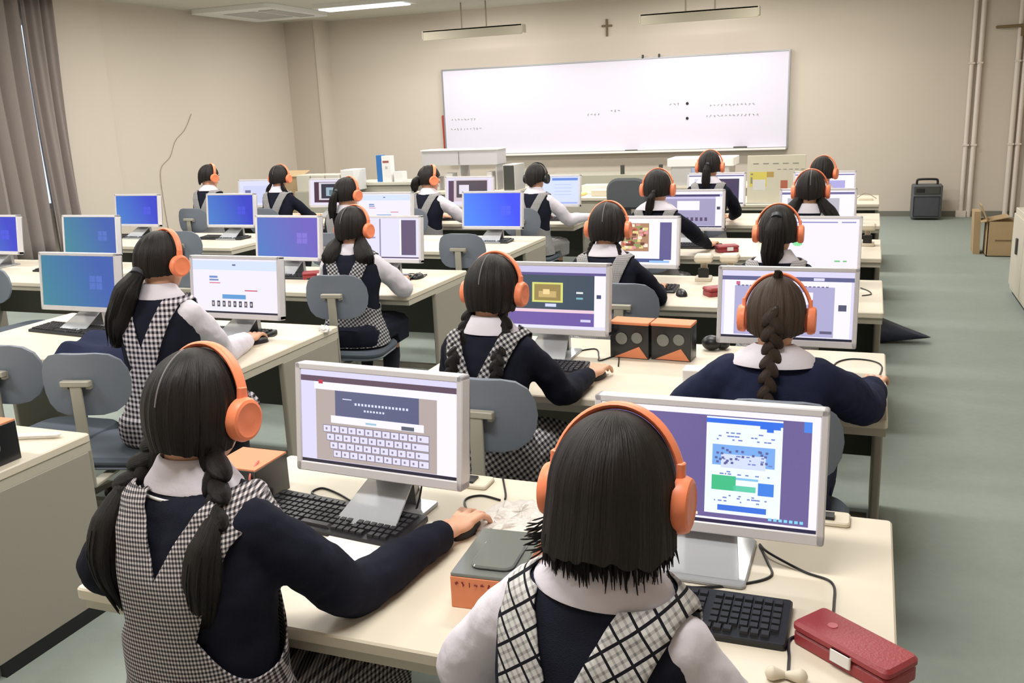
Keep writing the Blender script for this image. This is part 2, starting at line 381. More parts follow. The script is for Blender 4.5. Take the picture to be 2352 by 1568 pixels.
# ---------------------------------------------------------------- tables
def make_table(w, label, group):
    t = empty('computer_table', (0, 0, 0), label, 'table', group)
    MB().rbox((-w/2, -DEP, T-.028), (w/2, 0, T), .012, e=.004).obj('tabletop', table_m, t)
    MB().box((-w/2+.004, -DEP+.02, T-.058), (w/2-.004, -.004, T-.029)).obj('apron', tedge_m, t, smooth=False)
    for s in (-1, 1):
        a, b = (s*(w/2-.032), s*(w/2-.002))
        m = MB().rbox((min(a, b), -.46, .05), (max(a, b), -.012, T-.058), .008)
        m.box((min(a, b)+.004, -.44, 0), (max(a, b)-.004, -.03, .05), 1)  # black kick strip, stands in for the shadow under the panel's bottom edge
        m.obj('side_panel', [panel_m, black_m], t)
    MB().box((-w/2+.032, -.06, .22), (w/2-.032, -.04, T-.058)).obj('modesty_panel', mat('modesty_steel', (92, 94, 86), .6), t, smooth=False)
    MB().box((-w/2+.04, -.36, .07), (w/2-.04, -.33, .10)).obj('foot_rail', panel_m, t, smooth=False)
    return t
XA, XBc, XC = (-1.565+.086)/2, (-3.98-2.33)/2, -5.50
WT = 1.651
names = {'A': 'by the right aisle', 'B': 'in the middle block', 'C': 'in the left block'}
rown = ['nearest the camera', 'second from the camera', 'third from the camera', 'fourth from the camera', 'fifth from the camera', 'sixth from the camera']
proto = None
for blk, x in (('A', XA), ('B', XBc), ('C', XC)):
    for r in range(1, 6 if blk != 'A' else 7):
        if blk == 'C' and r < 3: continue
        lb = 'cream computer table %s, %s in that column' % (names[blk], rown[r-1])
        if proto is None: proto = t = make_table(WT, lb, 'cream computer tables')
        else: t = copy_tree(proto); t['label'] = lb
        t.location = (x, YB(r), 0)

# ---------------------------------------------------------------- monitors
def screen_kind(m, kind, W, Hh):
    """flat picture elements of the screen, laid in the panel surface"""
    pal = {}; mats = []
    def R(x0, z0, x1, z1, c, lay=1, s=.95):
        if c not in pal:
            pal[c] = len(mats); mats.append(c if isinstance(c, bpy.types.Material) else emit('glow_%d_%d_%d' % c, c, s))
        y = -.0002*lay; X = lambda u: (u-.5)*W; Z = lambda v: (v-.5)*Hh
        m.add([(X(x0), y, Z(z0)), (X(x1), y, Z(z0)), (X(x1), y, Z(z1)), (X(x0), y, Z(z1))], [(0, 1, 2, 3)], pal[c])
    def base(c): # closed thin slab
        pal[c] = len(mats); mats.append(c if isinstance(c, bpy.types.Material) else emit('glow_%d_%d_%d' % c, c, .95)); m.box((-W/2, 0, -Hh/2), (W/2, .004, Hh/2), pal[c])
    rd = random.Random(hash(kind) % 97 if False else sum(map(ord, kind)))
    WHT, LAV, DRK, PUR = (240, 236, 255), (214, 210, 240), (52, 42, 66), (104, 92, 146)
    def bar(): R(0, 0, 1, .035, (36, 34, 52), 2)
    if kind in ('win_teal', 'win_blue', 'win_bright', 'win_violet'):
        c = {'win_teal': ((62, 132, 148), (60, 92, 172)), 'win_blue': ((70, 126, 200), (52, 62, 196)), 'win_bright': ((80, 142, 252), (60, 78, 250)), 'win_violet': ((76, 122, 196), (110, 96, 190))}[kind]
        base(grad(kind, *c)); q = tuple(min(255, int(k+16)) for k in c[1])
        for a, b in ((.66, .35), (.75, .35), (.66, .49), (.75, .49)): R(a, b, a+.08, b+.125, q, 1)
    elif kind == 'typing':
        base(LAV); R(0, .88, 1, .94, (96, 76, 92), 1); R(.09, .80, .97, .88, WHT, 1); R(.88, .03, 1, .88, WHT, 1)
        R(.10, .04, .88, .80, (176, 162, 158), 1); R(.23, .53, .77, .80, (92, 96, 128), 2); R(.20, .45, .80, .53, WHT, 2)
        for k in range(16): R(.36+k*.022, .66, .36+k*.022+.013, .685, (216, 220, 244), 3)
        for k in range(7): R(.42+k*.02, .60, .42+k*.02+.012, .62, (216, 220, 244), 3)
        R(.28, .71, .34, .72, (216, 220, 244), 3)
        R(.66, .455, .74, .495, (92, 96, 110), 3); R(.43, .47, .50, .49, (150, 190, 214), 3)
        R(.12, .86, .15, .90, (186, 52, 74), 3)
        for r in range(4):
            n = 12-(r > 0)
            for k in range(n):
                x0 = .15+r*.022+k*.0555; wv = .048
                if k == n-1: wv = .83-x0
                if x0 > .82: continue
                z = .35-r*.088; R(x0-.003, z-.006, x0+wv+.003, z+.074, (112, 102, 126), 3); R(x0, z, x0+wv, z+.068, (222, 218, 240), 4)
                R(x0+.014, z+.02, x0+.026, z+.045, (136, 128, 150), 5)
        bar()
    elif kind == 'doc':
        base(PUR); R(0, .95, 1, 1, WHT, 1); R(.965, 0, 1, .95, WHT, 1); R(.93, .86, .965, .95, (70, 130, 226), 2); R(.50, .09, .84, .94, (232, 240, 255), 1)
        R(.50, .885, .84, .925, (50, 110, 226), 2); R(.74, .86, .83, .89, (50, 110, 226), 3); R(.77, .835, .80, .86, (50, 110, 226), 3)
        R(.53, .52, .81, .70, (120, 168, 232), 2); R(.57, .50, .77, .62, (206, 216, 250), 3)
        R(.53, .30, .64, .43, (66, 186, 132), 2); R(.63, .30, .73, .35, (96, 200, 168), 2); R(.74, .28, .81, .39, (64, 128, 224), 2); R(.64, .40, .74, .42, (130, 190, 230), 2)
        R(.56, .12, .78, .17, (58, 112, 216), 2)
        for k in range(60):
            u, q = rd.uniform(.54, .80), rd.choice([.80, .77, .74, .60, .57, .54, .46, .44, .25, .23, .2]); R(u, q, u+rd.uniform(.006, .02), q+.012, (112, 130, 196), 4)
        for k in range(26):
            u, q = rd.uniform(.54, .77), rd.uniform(.52, .66); R(u, q, u+.012, q+.02, (94, 96, 150), 5)
        for k in range(6): R(.30+k*.03, .06, .32+k*.03, .085, (240, 226, 196), 2)
        for k in range(7): R(.79+k*.023, .07, .805+k*.023, .095, (130, 206, 240), 2)
        R(0, 0, 1, .05, (240, 236, 255), 2); R(0, 0, 1, .032, (36, 34, 66), 3)
    elif kind == 'game':
        base((62, 76, 92)); R(0, .90, 1, 1, (196, 190, 226), 1); R(0, .86, 1, .90, (92, 82, 138), 2); R(.90, .05, 1, .86, WHT, 1); R(.92, .5, .96, .56, (70, 80, 110), 2)
        R(.34, .42, .62, .74, (210, 212, 116), 2); R(.36, .45, .60, .71, (150, 130, 78), 3); R(.40, .50, .56, .60, (196, 170, 110), 4); R(.44, .55, .50, .63, (236, 210, 150), 5)
        R(.46, .35, .56, .40, (206, 210, 246), 2); R(.74, .57, .80, .60, (222, 226, 226), 2); R(.74, .48, .80, .51, (120, 176, 186), 2)
        R(0, .26, .90, .31, (232, 200, 214), 2); R(0, .05, .90, .26, (110, 90, 160), 2); R(.78, .12, .87, .16, (206, 206, 236), 3)
        R(0, 0, 1, .05, (224, 220, 246), 2)
    elif kind == 'browser':
        base(LAV); R(0, .86, 1, .92, (94, 96, 138), 1); R(.70, .87, .78, .91, (214, 214, 236), 2); R(.02, .04, .98, .86, WHT, 1); R(.10, .05, .86, .78, (170, 166, 204), 2)
        R(.89, .44, .95, .53, (82, 84, 106), 2); R(.11, .79, .14, .84, (196, 96, 130), 3)
        for k in range(22): R(.12+k*.032, .775, .14+k*.032, .79, (92, 88, 126), 3)
        R(.66, .19, .73, .25, (120, 112, 150), 3); R(.76, .10, .85, .14, (96, 92, 120), 3); R(.62, .52, .70, .70, (236, 232, 250), 3)
        bar()
    elif kind == 'portal':
        base((232, 228, 252)); R(0, .80, 1, .97, (206, 218, 250), 1); R(.48, .88, .52, .91, (96, 104, 140), 2)
        R(.20, .60, .31, .63, (112, 130, 176), 2); R(.20, .65, .30, .69, (112, 142, 196), 2); R(.20, .55, .33, .57, (210, 120, 130), 2)
        R(.35, .27, .63, .35, (92, 150, 206), 2); R(.62, .42, .77, .44, (196, 76, 96), 2)
        for k in range(8): R(.22+k*.065, .12, .22+k*.065+.035, .23, (62, 62, 72) if k % 3 else (92, 84, 90), 2); R(.228+k*.065, .15, .245+k*.065, .2, (190, 176, 176), 3)
        bar()
    elif kind == 'photo_page':
        base((246, 240, 255)); R(.70, 0, .92, .93, WHT, 1); R(.80, .10, .94, .92, (96, 92, 142), 2); R(.08, .55, .22, .95, (216, 160, 150), 2); R(.08, .40, .22, .58, (206, 170, 226), 2)
        R(.33, .28, .67, .90, (172, 130, 100), 2)
        cs = [(226, 206, 140), (196, 80, 70), (240, 226, 206), (110, 60, 50), (220, 150, 150), (140, 150, 90)]
        for k in range(60):
            u, q = rd.uniform(.34, .61), rd.uniform(.30, .83); R(u, q, u+.05, q+.06, rd.choice(cs), 3+(k % 7))
        R(.2, .04, .85, .12, (80, 90, 140), 2); R(.68, .03, .92, .08, (150, 190, 240), 3)
    elif kind == 'white_page':
        base((238, 232, 254)); R(0, .92, .78, .945, (140, 138, 190), 1); R(.82, .92, .97, .945, (140, 138, 190), 1)
        R(.31, .46, .41, .62, (134, 226, 158), 2); R(.33, .44, .39, .64, (134, 226, 158), 3); R(.22, .0, .50, .06, (96, 132, 100), 2); R(.22, .06, .40, .11, (96, 132, 100), 2); R(.76, .12, .82, .15, (110, 190, 120), 2); R(.85, .12, .89, .15, (110, 190, 120), 2)
    elif kind == 'dialog':
        base((196, 190, 226)); R(0, .93, 1, 1, WHT, 1); R(0, .86, .96, .92, (70, 64, 104), 1); R(.08, .05, .90, .80, (158, 152, 186), 1); R(.32, .48, .66, .74, WHT, 2); R(.90, .05, 1, .86, WHT, 2); R(.92, .5, .97, .58, (70, 66, 90), 3)
        for k in range(5): R(.46+k*.07, .18, .50+k*.07, .28, (92, 74, 108), 3)
        bar()
    elif kind == 'purple_page':
        base(WHT); R(0, .93, 1, .97, (92, 92, 140), 1); R(.30, .05, .92, .85, (66, 56, 88), 1); R(.1, .05, .28, .85, (214, 210, 230), 1); bar()
    elif kind == 'grey_page':
        base(WHT); R(0, .90, 1, .96, (110, 104, 150), 1); R(.08, .05, .80, .80, (182, 180, 190), 1)
    elif kind == 'lilac_page':
        base(WHT); R(0, .92, 1, .96, (120, 118, 170), 1); R(.4, .2, .85, .75, (172, 166, 220), 1)
    elif kind == 'split':
        base((222, 218, 246)); R(.42, .02, .44, .98, (140, 134, 160), 1)
        for k in range(5): R(.1+.06*(k % 3), .72-.16*(k//3), .14+.06*(k % 3), .80-.16*(k//3), (120, 120, 150), 2); R(.16, .5, .36, .54, (150, 146, 176), 2)
        R(.74, .10, .96, .95, (96, 82, 112), 2); R(.72, .10, .745, .97, (244, 240, 255), 3); R(0, .02, 1, .05, (80, 66, 86), 2)
    elif kind == 'video':
        base((222, 216, 236)); R(.1, .10, .95, .92, (70, 42, 60), 1); R(.22, .20, .85, .90, (206, 200, 210), 2); R(.28, .26, .78, .84, (40, 44, 60), 3); R(.40, .36, .66, .70, (150, 172, 184), 4); R(.48, .40, .58, .6, (90, 110, 120), 5)
    elif kind == 'video_window':
        base((222, 216, 244)); R(.04, .10, .16, .90, (84, 56, 84), 1); R(.16, .12, .92, .94, (206, 190, 196), 2); R(.22, .26, .90, .90, (78, 68, 80), 3); R(.28, .40, .50, .74, (222, 216, 232), 4)
    elif kind == 'mail':
        base((206, 216, 252)); R(.45, .86, .98, .95, (96, 132, 210), 1); R(.02, .02, .98, .08, (160, 176, 232), 1); R(.10, .55, .2, .62, (130, 160, 220), 2)
        for k in range(4): R(.5, .7-k*.12, .85, .72-k*.12, (176, 190, 236), 2)
    else: base((214, 216, 240)); R(.1, .1, .9, .8, (200, 204, 236), 1); R(.15, .5, .3, .62, (110, 110, 150), 2)
    return mats
def monitor(x, row, kind, label, rz=0, dz=0, sc=1, dy=.3, group='white-framed desktop monitors'):
    t = empty('computer_monitor', (x, YB(row)-dy, T), label, 'monitor', group, rz=math.radians(rz))
    W, Hh = .488*sc, .285*sc; zc = .092+Hh/2+dz; M = TR(0, 0, zc) @ RX(-7)
    fr = MB(); b = .016; bb = .024
    fr.rbox((-W/2, -.012, -Hh/2), (W/2, .028, -Hh/2+bb), .006, M=M, axis=1); fr.rbox((-W/2, -.012, Hh/2-b), (W/2, .028, Hh/2), .006, M=M, axis=1)
    fr.rbox((-W/2, -.012, -Hh/2), (-W/2+b, .028, Hh/2), .006, M=M, axis=1); fr.rbox((W/2-b, -.012, -Hh/2), (W/2, .028, Hh/2), .006, M=M, axis=1)
    fr.obj('frame', frame_m, t)
    MB().rbox((-W/2+.004, .008, -Hh/2+.004), (W/2-.004, .04, Hh/2-.004), .02, M=M, axis=1).rbox((-.1, .035, -.08), (.1, .06, .09), .02, M=M, axis=1).obj('back_shell', alu_m, t)
    sm = MB(); mats = screen_kind(sm, kind, W-2*b, Hh-b-bb)
    so = sm.obj('screen', mats, t, smooth=False); so.matrix_local = M @ TR(0, -.0075, (bb-b)/2)
    st = MB(); st.box((-.055, .05, -.01), (.055, .075, .17), M=TR(0, .01, 0)@RX(4)); st.obj('neck', alu_m, t, smooth=False)
    ba = MB().rbox((-.10, -.125, .0), (.10, .1, .010), .012); ba.obj('base', acry_m, t)
    MB().add([V(p) for p in ((-.085, -.105, .0105), (.085, -.105, .0105), (.06, .045, .085), (-.06, .045, .085), (-.085, -.10, .0102), (.085, -.10, .0102), (.06, .052, .082), (-.06, .052, .082))],
             [(0, 1, 2, 3), (7, 6, 5, 4), (0, 4, 5, 1), (1, 5, 6, 2), (2, 6, 7, 3), (3, 7, 4, 0)]).obj('easel_plate', acry_m, t, smooth=False)
    MB().disc((W/2-.03, -.013, 0), (0, -1, 0), [(.003, 0), (.003, .001)], n=10).obj('power_button', alu_m, t).matrix_local = TR(0, 0, zc-Hh/2+.012)
    return t
MON = [
 (-1.085, 1, 'typing', 'monitor showing an on-screen keyboard lesson', -3, .010, .96),
 (-.297, 1, 'doc', 'nearest monitor, purple screen with a blue and green leaflet page', 0, -.024, 1),
 (-1.160, 2, 'game', 'monitor with dark slate screen and a yellow picture card', 0),
 (-.262, 2, 'browser', 'monitor with lilac page in front of the single-braid person', 0),
 (-1.185, 3, 'photo_page', 'monitor showing a food photograph on a white page', 0),
 (-.270, 3, 'white_page', 'monitor with nearly blank white page and green blob', 0),
 (-1.170, 4, 'dialog', 'monitor showing a white box on a grey-violet page', 0),
 (-.320, 4, 'grey_page', 'monitor with tall grey block, right column fourth row', 0),
 (-1.220, 5, 'purple_page', 'monitor with dark purple page in the rear right', 0),
 (-.350, 5, 'lilac_page', 'rearmost monitor beside the right aisle, lilac block on screen', 0),
 (-3.580, 2, 'win_teal', 'large teal-blue monitor behind the white-sleeved person, left side', 0),
 (-2.660, 2, 'portal', 'monitor with pale page, blue button and row of small pictures, nearest', 0),
 (-3.420, 3, 'win_violet', 'blue-violet idle monitor in front of the round grey chair back', -2),
 (-2.725, 3, 'split', 'monitor with page split by dark vertical strip', 0),
 (-3.560, 4, 'portal', 'farther monitor with pale page and row of small pictures', 0),
 (-2.648, 4, 'win_bright', 'bright blue idle monitor in the centre of the room', 0),
 (-3.500, 5, 'video_window', 'rear monitor showing a brown video window by the white-shirted person', 0),
 (-2.660, 5, 'mail', 'rear monitor with pale blue mail page and darker header', 0),
 (-5.030, 3, 'win_teal', 'teal idle monitor standing before the curtain edge', 0),
 (-5.935, 3, 'win_blue', 'idle monitor cut by the left edge of the photo', 0),
 (-6.020, 4, 'win_blue', 'blue idle monitor against the left wall near the curtain', 0),
 (-5.025, 4, 'win_blue', 'blue idle monitor in front of the leftmost rear person', 0),
 (-5.850, 5, 'page', 'rear left monitor with pale page beside two people', 0),
 (-5.000, 5, 'video', 'rear monitor with framed dark video near the cardboard box', 0)]
for q in MON: monitor(*q)

# ---------------------------------------------------------------- keyboards, mice, cables
def make_keyboard():
    t = empty('keyboard', (0, 0, 0), '', 'keyboard', 'black keyboards')
    MB().rbox((-.225, -.078, 0), (.225, .078, .016), .008, M=RX(3)).obj('case', black_m, t)
    k = MB()
    for r in range(6):
        y = .052-r*.0205-(.004 if r else 0); x = -.212
        while x < .205:
            wv = .0165
            if r == 5 and abs(x+.06) < .01: wv = .095
            if .066 < x < .072 or .128 < x < .134: x += .012; continue
            if x+wv > .212: break
            k.box((x, y-.0085, .0155), (x+wv, y+.0085, .0225), M=RX(3), taper=.82); x += wv+.0022
    k.obj('keys', key_m, t, smooth=False); return t
kb0 = make_keyboard()
KB = [(-1.19, 1.80, -6, 'black keyboard before the on-screen keyboard monitor'), (-.325, 1.62, 0, 'black keyboard right of the bobbed person, half hidden by a white sleeve'),
 (-1.19, 3.21, 0, 'black keyboard by the hand of the twin-braid person'), (-3.61, 3.345, -6, 'black keyboard left of the white-sleeved person'),
 (-2.76, 3.44, -2, 'black keyboard behind the white-sleeved arm'), (-2.76, 4.86, 0, 'black keyboard under the split-page monitor'),
 (-5.22, 4.86, 0, 'dark keyboard before the teal monitor by the curtain'), (-2.72, 6.45, 0, 'dark keyboard under the bright blue monitor'),
 (-6.1, 6.45, 0, 'dark keyboard under the blue monitor near the left wall'), (-5.1, 6.45, 0, 'dark keyboard under the blue monitor before the leftmost person'),
 (-1.15, 4.80, 0, 'dark keyboard under the food photograph monitor'), (-1.15, 6.32, 0, 'dark keyboard under the white-box page monitor'),
 (-.30, 3.24, 0, 'keyboard in front of the single-braid person'), (-3.5, 7.8, 0, 'keyboard before the brown video monitor'), (-2.65, 7.8, 0, 'keyboard before the pale blue mail monitor'),
 (-3.42, 4.86, 3, 'keyboard under the blue-violet idle monitor'), (-.32, 4.80, 0, 'keyboard before the ponytailed person at the white page')]
for i, (x, y, a, lb) in enumerate(KB):
    t = kb0 if i == 0 else copy_tree(kb0); t['label'] = lb; t.location = (x, y, T); t.rotation_euler = (0, 0, math.radians(a))
def make_mouse():
    t = empty('mouse', (0, 0, 0), '', 'mouse', 'black mice')
    r = []
    for i in range(9):
        a = PI*i/8; y = -.05*math.cos(a); wv = .029*max(.25, math.sin(a))**.6; h = .034*max(.12, math.sin(a*.9+.15))**.8
        r.append([V((wv*math.cos(q*PI/8), y, max(0, h*math.sin(q*PI/8)))) for q in range(9)]+[V((0, y, 0))])
    MB().loft(r).obj('shell', black_m, t)
    MB().disc((-.003, .028, .027), (1, 0, 0), [(.007, 0), (.007, .006)], n=12).obj('wheel', grey_m, t); return t
ms0 = make_mouse()
MS = [(-.855, 1.83, -15, 'black mouse under the hand of the navy-sleeved braided person'), (-.90, 3.14, -10, 'mouse under the hand of the twin-braid person'), (-2.52, 3.33, -30, 'mouse under the hand of the white-sleeved person'),
 (.045, 3.20, -25, 'mouse at the table corner under the hand of the single-braid person'), (-2.52, 4.94, 0, 'black mouse lying free on the table beside the split-page monitor'), (-.88, 4.68, 20, 'black mouse beside the red case, third row')]
for i, (x, y, a, lb) in enumerate(MS):
    t = ms0 if i == 0 else copy_tree(ms0); t['label'] = lb; t.location = (x, y, T); t.rotation_euler = (0, 0, math.radians(a))
def cable(pts, label, r=.0028, m=black_m, name='cable', z=None):
    P = [(p[0], p[1], (p[2] if len(p) > 2 else T+.003)) for p in pts]
    return tag(MB().tube(spline(P), r, n=6).obj(name, m), label, 'cable', 'loose cables on the tables')
cable([(-.19, 1.945), (-.165, 1.87), (-.153, 1.812), (-.20, 1.765), (-.291, 1.721), (-.42, 1.70)], 'black cable curving under the leaflet monitor toward the person')
cable([(-.19, 1.95), (-.165, 1.90, T+.01), (-.09, 1.85), (-.034, 1.819), (-.026, 1.74), (-.031, 1.649), (-.06, 1.61), (-.096, 1.583), (-.093, 1.52), (-.09, 1.459)], 'black cable running down past the keyboard to the table edge')
cable([(-.887, 2.16), (-.84, 2.06), (-.83, 2.03)], 'short black cable at the rear edge behind the first people')
cable([(-.84, 2.02), (-.90, 2.033), (-.925, 1.99), (-.86, 1.89)], 'black mouse cable looping beside the braided person\'s hand')
cable([(-1.20, 1.905), (-1.27, 1.945), (-1.33, 1.965), (-1.34, 1.93), (-1.29, 1.905)], 'cable loop behind the keyboard below the lesson monitor')
cable([(-1.03, 1.98, T+.08), (-1.02, 1.93, T+.03), (-1.015, 1.89)], 'cable dropping from the lesson monitor to the table')
cable([(-.10, 3.44), (-.079, 3.535), (-.03, 3.585), (.04, 3.57), (.072, 3.50), (.06, 3.35), (.05, 3.26)], 'black mouse cable arching at the second row table corner')
cable([(-.02, 5.0), (.02, 4.92), (.03, 4.84), (-.01, 4.80)], 'black cable squiggle at the third row table end')
cable([(-1.12, 3.42), (-1.02, 3.53), (-.97, 3.42), (-.95, 3.36), (-.90, 3.44), (-.86, 3.30)], 'tangled cable behind the twin-braid person\'s mouse')
cable([(-2.75, 3.50), (-2.66, 3.53), (-2.60, 3.47), (-2.56, 3.53), (-2.52, 3.45), (-2.62, 3.42), (-2.55, 3.38)], 'tangled cable beside the white-sleeved person\'s hand')
cable([(-2.75, 5.02), (-2.62, 5.07), (-2.55, 5.0), (-2.52, 5.06), (-2.50, 4.98)], 'tangled cable by the free mouse in the third row')
tag(MB().tube([(-.115, 1.452, T+.012), (-.095, 1.46, T+.008), (-.07, 1.456, T+.012)], [.013, .006, .013], n=10).obj('cable_clip', beige_m), 'small beige bow-shaped clip at the front table edge', 'clip')
tag(MB().rbox((-.075, 2.09, T), (-.005, 2.155, T+.012), .01).box((-.068, 2.1, T+.012), (-.04, 2.13, T+.02), 1).obj('desk_grommet', [beige_m, black_m]), 'beige cable grommet behind the leaflet monitor', 'grommet')
tag(MB().rbox((-.985, 2.07, T), (-.90, 2.14, T+.012), .01).box((-.975, 2.08, T+.012), (-.94, 2.12, T+.018), 1).obj('desk_grommet', [beige_m, black_m]), 'beige cable grommet right of the lesson monitor', 'grommet')

# pencil cases and boxes
def pencil_case(x, y, a, label, L=.20, Wd=.085, h=.045):
    t = empty('pencil_case', (x, y, T), label, 'pencil case', 'red pencil cases', rz=math.radians(a))
    MB().rbox((-L/2, -Wd/2, 0), (L/2, Wd/2, h*.55), .012).obj('case_body', red_m, t)
    MB().rbox((-L/2-.002, -Wd/2-.002, h*.56), (L/2+.002, Wd/2+.002, h), .014, e=.006).obj('case_lid', red_m, t)
    MB().rbox((-.012, -Wd/2-.006, h*.25), (.03, -Wd/2-.001, h*.8), .004).obj('clasp', white_m, t)
    MB().disc((-.045, 0, h), (0, 0, 1), [(.009, 0), (.009, .0012)], n=16).obj('emblem', mat('emblem_rose', (190, 106, 110), .5), t)
    return t
pencil_case(.012, 1.552, -37, 'red pencil case with white clasp on the nearest table corner')
pencil_case(-.70, 4.72, 35, 'red pencil case left of the lilac page monitor, third row', L=.14)
pencil_case(-.86, 6.15, 25, 'red pencil case on the fourth row table', L=.14)
pencil_case(-3.16, 4.86, 30, 'red pencil case behind the round grey chair back', L=.2, Wd=.07)
cb_m = mat('carton_black', (30, 30, 34), .25, spec=.6); co_m = mat('carton_orange', (226, 140, 98), .6); cg_m = mat('carton_grey', (122, 124, 118), .35)
t = empty('headphone_box', (-.69, 1.62, T), 'orange and grey carton lying beside the mouse hand', 'box', rz=math.radians(4))
MB().rbox((-.062, -.105, 0), (.078, .105, .068), .003).obj('carton', co_m, t)
MB().rbox((-.061, -.104, .068), (.077, .104, .075), .003).rbox((-.03, -.08, .075), (.06, .05, .083), .02).obj('window_cover', mat('clear_blister', (112, 116, 112), .12, spec=.8), t)
lt = MB(); rr = random.Random(5)
for k in range(6):
    for q in range(3):
        a = rr.choice([0, PI/2, .8, -.8]); cx = -.048+k*.0135; l = .004
        lt.tube([(cx-l*math.cos(a), -.1058, .054-l*math.sin(a)+rr.uniform(-.002, .002)), (cx+l*math.cos(a), -.1058, .054+l*math.sin(a))], .0008, n=4, rnd=False)
lt.obj('lettering', mat('print_red', (120, 20, 40), .6), t)
t = empty('headphone_box', (-1.49, 1.88, T), 'black carton with orange top behind the braided person\'s neck', 'box')
MB().rbox((-.07, -.07, 0), (.07, .07, .10), .003).obj('carton', cb_m, t)
MB().box((-.069, -.069, .10), (.069, .069, .104)).obj('carton_top', co_m, t, smooth=False)
MB().tube(spline([(.045, -.02, .108), (.055, -.072, .09), (.055, -.074, .04), (.06, -.078, .004)]), .003).obj('cord', mat('coral_cord', (214, 120, 110), .5), t)
for i, x in enumerate((-.845, -.682)):
    t = empty('headphone_box', (x, 3.47, T), ['left of two upright black cartons with orange edges, second row', 'right of two upright black cartons with orange edges, second row'][i], 'box', 'upright headphone cartons', rz=math.radians(-4))
    MB().rbox((-.078, -.045, 0), (.078, .045, .135), .003).obj('carton', cb_m, t)
    MB().rbox((-.079, -.05, .135), (.079, .046, .146), .003).obj('carton_top', co_m, t)
    m = MB().add([(-.06, -.0456, .004), (.074, -.0456, .004), (.04, -.0456, .05), (-.06, -.0475, .004), (.074, -.0475, .004), (.04, -.0475, .05)], [(0, 2, 1), (3, 4, 5), (0, 1, 4, 3), (1, 2, 5, 4), (2, 0, 3, 5)])
    m.obj('orange_flash', co_m, t, smooth=False)
    m = MB().disc((-.03, -.046, .08), (0, -1, 0), [(.022, 0), (.024, .003), (.012, .004)], n=20).disc((.032, -.046, .085), (0, -1, 0), [(.02, 0), (.022, .003), (.01, .004)], n=20); m.obj('printed_picture', cg_m, t)
t = empty('headphone_box', (-2.45, 1.86, T), 'black carton with orange top at the left edge of the photo', 'box')
MB().rbox((-.14, -.11, 0), (.085, .07, .12), .003).obj('carton', cb_m, t)
MB().box((-.139, -.109, .12), (.084, .069, .125)).obj('carton_top', co_m, t, smooth=False)
MB().disc((-.02, -.111, .06), (0, -1, 0), [(.035, 0), (.038, .003), (.018, .004)], n=20).disc((.0851, -.03, .06), (1, 0, 0), [(.03, 0), (.032, .003), (.015, .004)], n=20).obj('printed_picture', cg_m, t)
tag(MB().tube([(-2.72, 1.98, T+.012), (-2.40, 2.10, T+.012)], .012, n=8, sq=.6).obj('power_strip', white_m), 'white power strip at the table edge, lower left', 'power strip')
# paper, card, crumpled bag
tag(MB().box((-.07, -.05, 0), (.09, .055, .004)).obj('note_card', mat('paper', (240, 236, 232), .8), smooth=False, loc=(-1.09, 1.685, T), rot=(0, 0, math.radians(-12))), 'white card half under the navy sleeve on the table', 'card')
def crumple(name, loc, s, m, label, cat, seed=1):
    b = MB(); rings = []
    for i in range(14):
        ph = PI/2*i/13; ring = []
        for j in range(28):
            a = 2*PI*j/28; k = 1+.35*noise.noise(V((math.cos(a)*2.3+seed, math.sin(a)*2.3, ph*2.2)))
            ring.append(V((s[0]*math.cos(ph)*math.cos(a)*k, s[1]*math.cos(ph)*math.sin(a)*k, s[2]*math.sin(ph)*k)))
        rings.append(ring)
    rings[-1] = [p*.4+V((0, 0, rings[-1][0].z*.6)) for p in rings[-1]]
    b.loft(rings); return tag(b.obj(name, m, loc=loc, smooth=False), label, cat)
crumple('plastic_bag', (-.745, 1.92, T), (.095, .11, .03), mat('clear_bag', (236, 230, 224), .3, alpha=.75, bump=.5, bscale=60), 'crumpled clear plastic bag between the two nearest people', 'bag')
tag(MB().rbox((-.04, -.03, 0), (.04, .04, .07), .008).obj('paper_cup_box', white_m, loc=(-.535, 3.10, T)), 'small white box at the left elbow of the single-braid person', 'box')
tag(MB().ell((0, 0, .03), (.04, .035, .03)).ell((.04, .02, .025), (.03, .03, .025)).obj('dark_pouch', black_m, loc=(-.56, 3.62, T)), 'small black pouch right of the upright cartons', 'pouch')
crumple('tissue', (-2.28+.02-.08, 3.60, T), (.03, .03, .025), white_m, 'small white tissue near the middle table corner', 'tissue', 4)
# little beige desk devices on the right column tables
for i, (x, y, a, lb) in enumerate(((-.84, 5.12, 5, 'left beige desk scanner between third row monitors'), (-.70, 5.14, 0, 'right beige desk scanner between third row monitors'), (-.66, 6.6, 0, 'beige desk scanner between fourth row monitors'), (.0, 6.5, 0, 'beige desk device at the aisle end, fourth row'))):
    t = empty('desk_scanner', (x, y, T), lb, 'device', 'beige desk scanners', rz=math.radians(a))
    MB().rbox((-.045, -.05, 0), (.045, .05, .02), .01).rbox((-.018, .01, .02), (.018, .04, .11), .006).obj('stand', beige_m, t)
    MB().rbox((-.05, -.06, .105), (.05, .05, .145), .018, e=.01).obj('head_unit', beige_m, t)
    MB().rbox((-.028, -.035, .02), (.028, .0, .07), .006).obj('dark_slot', black_m, t)

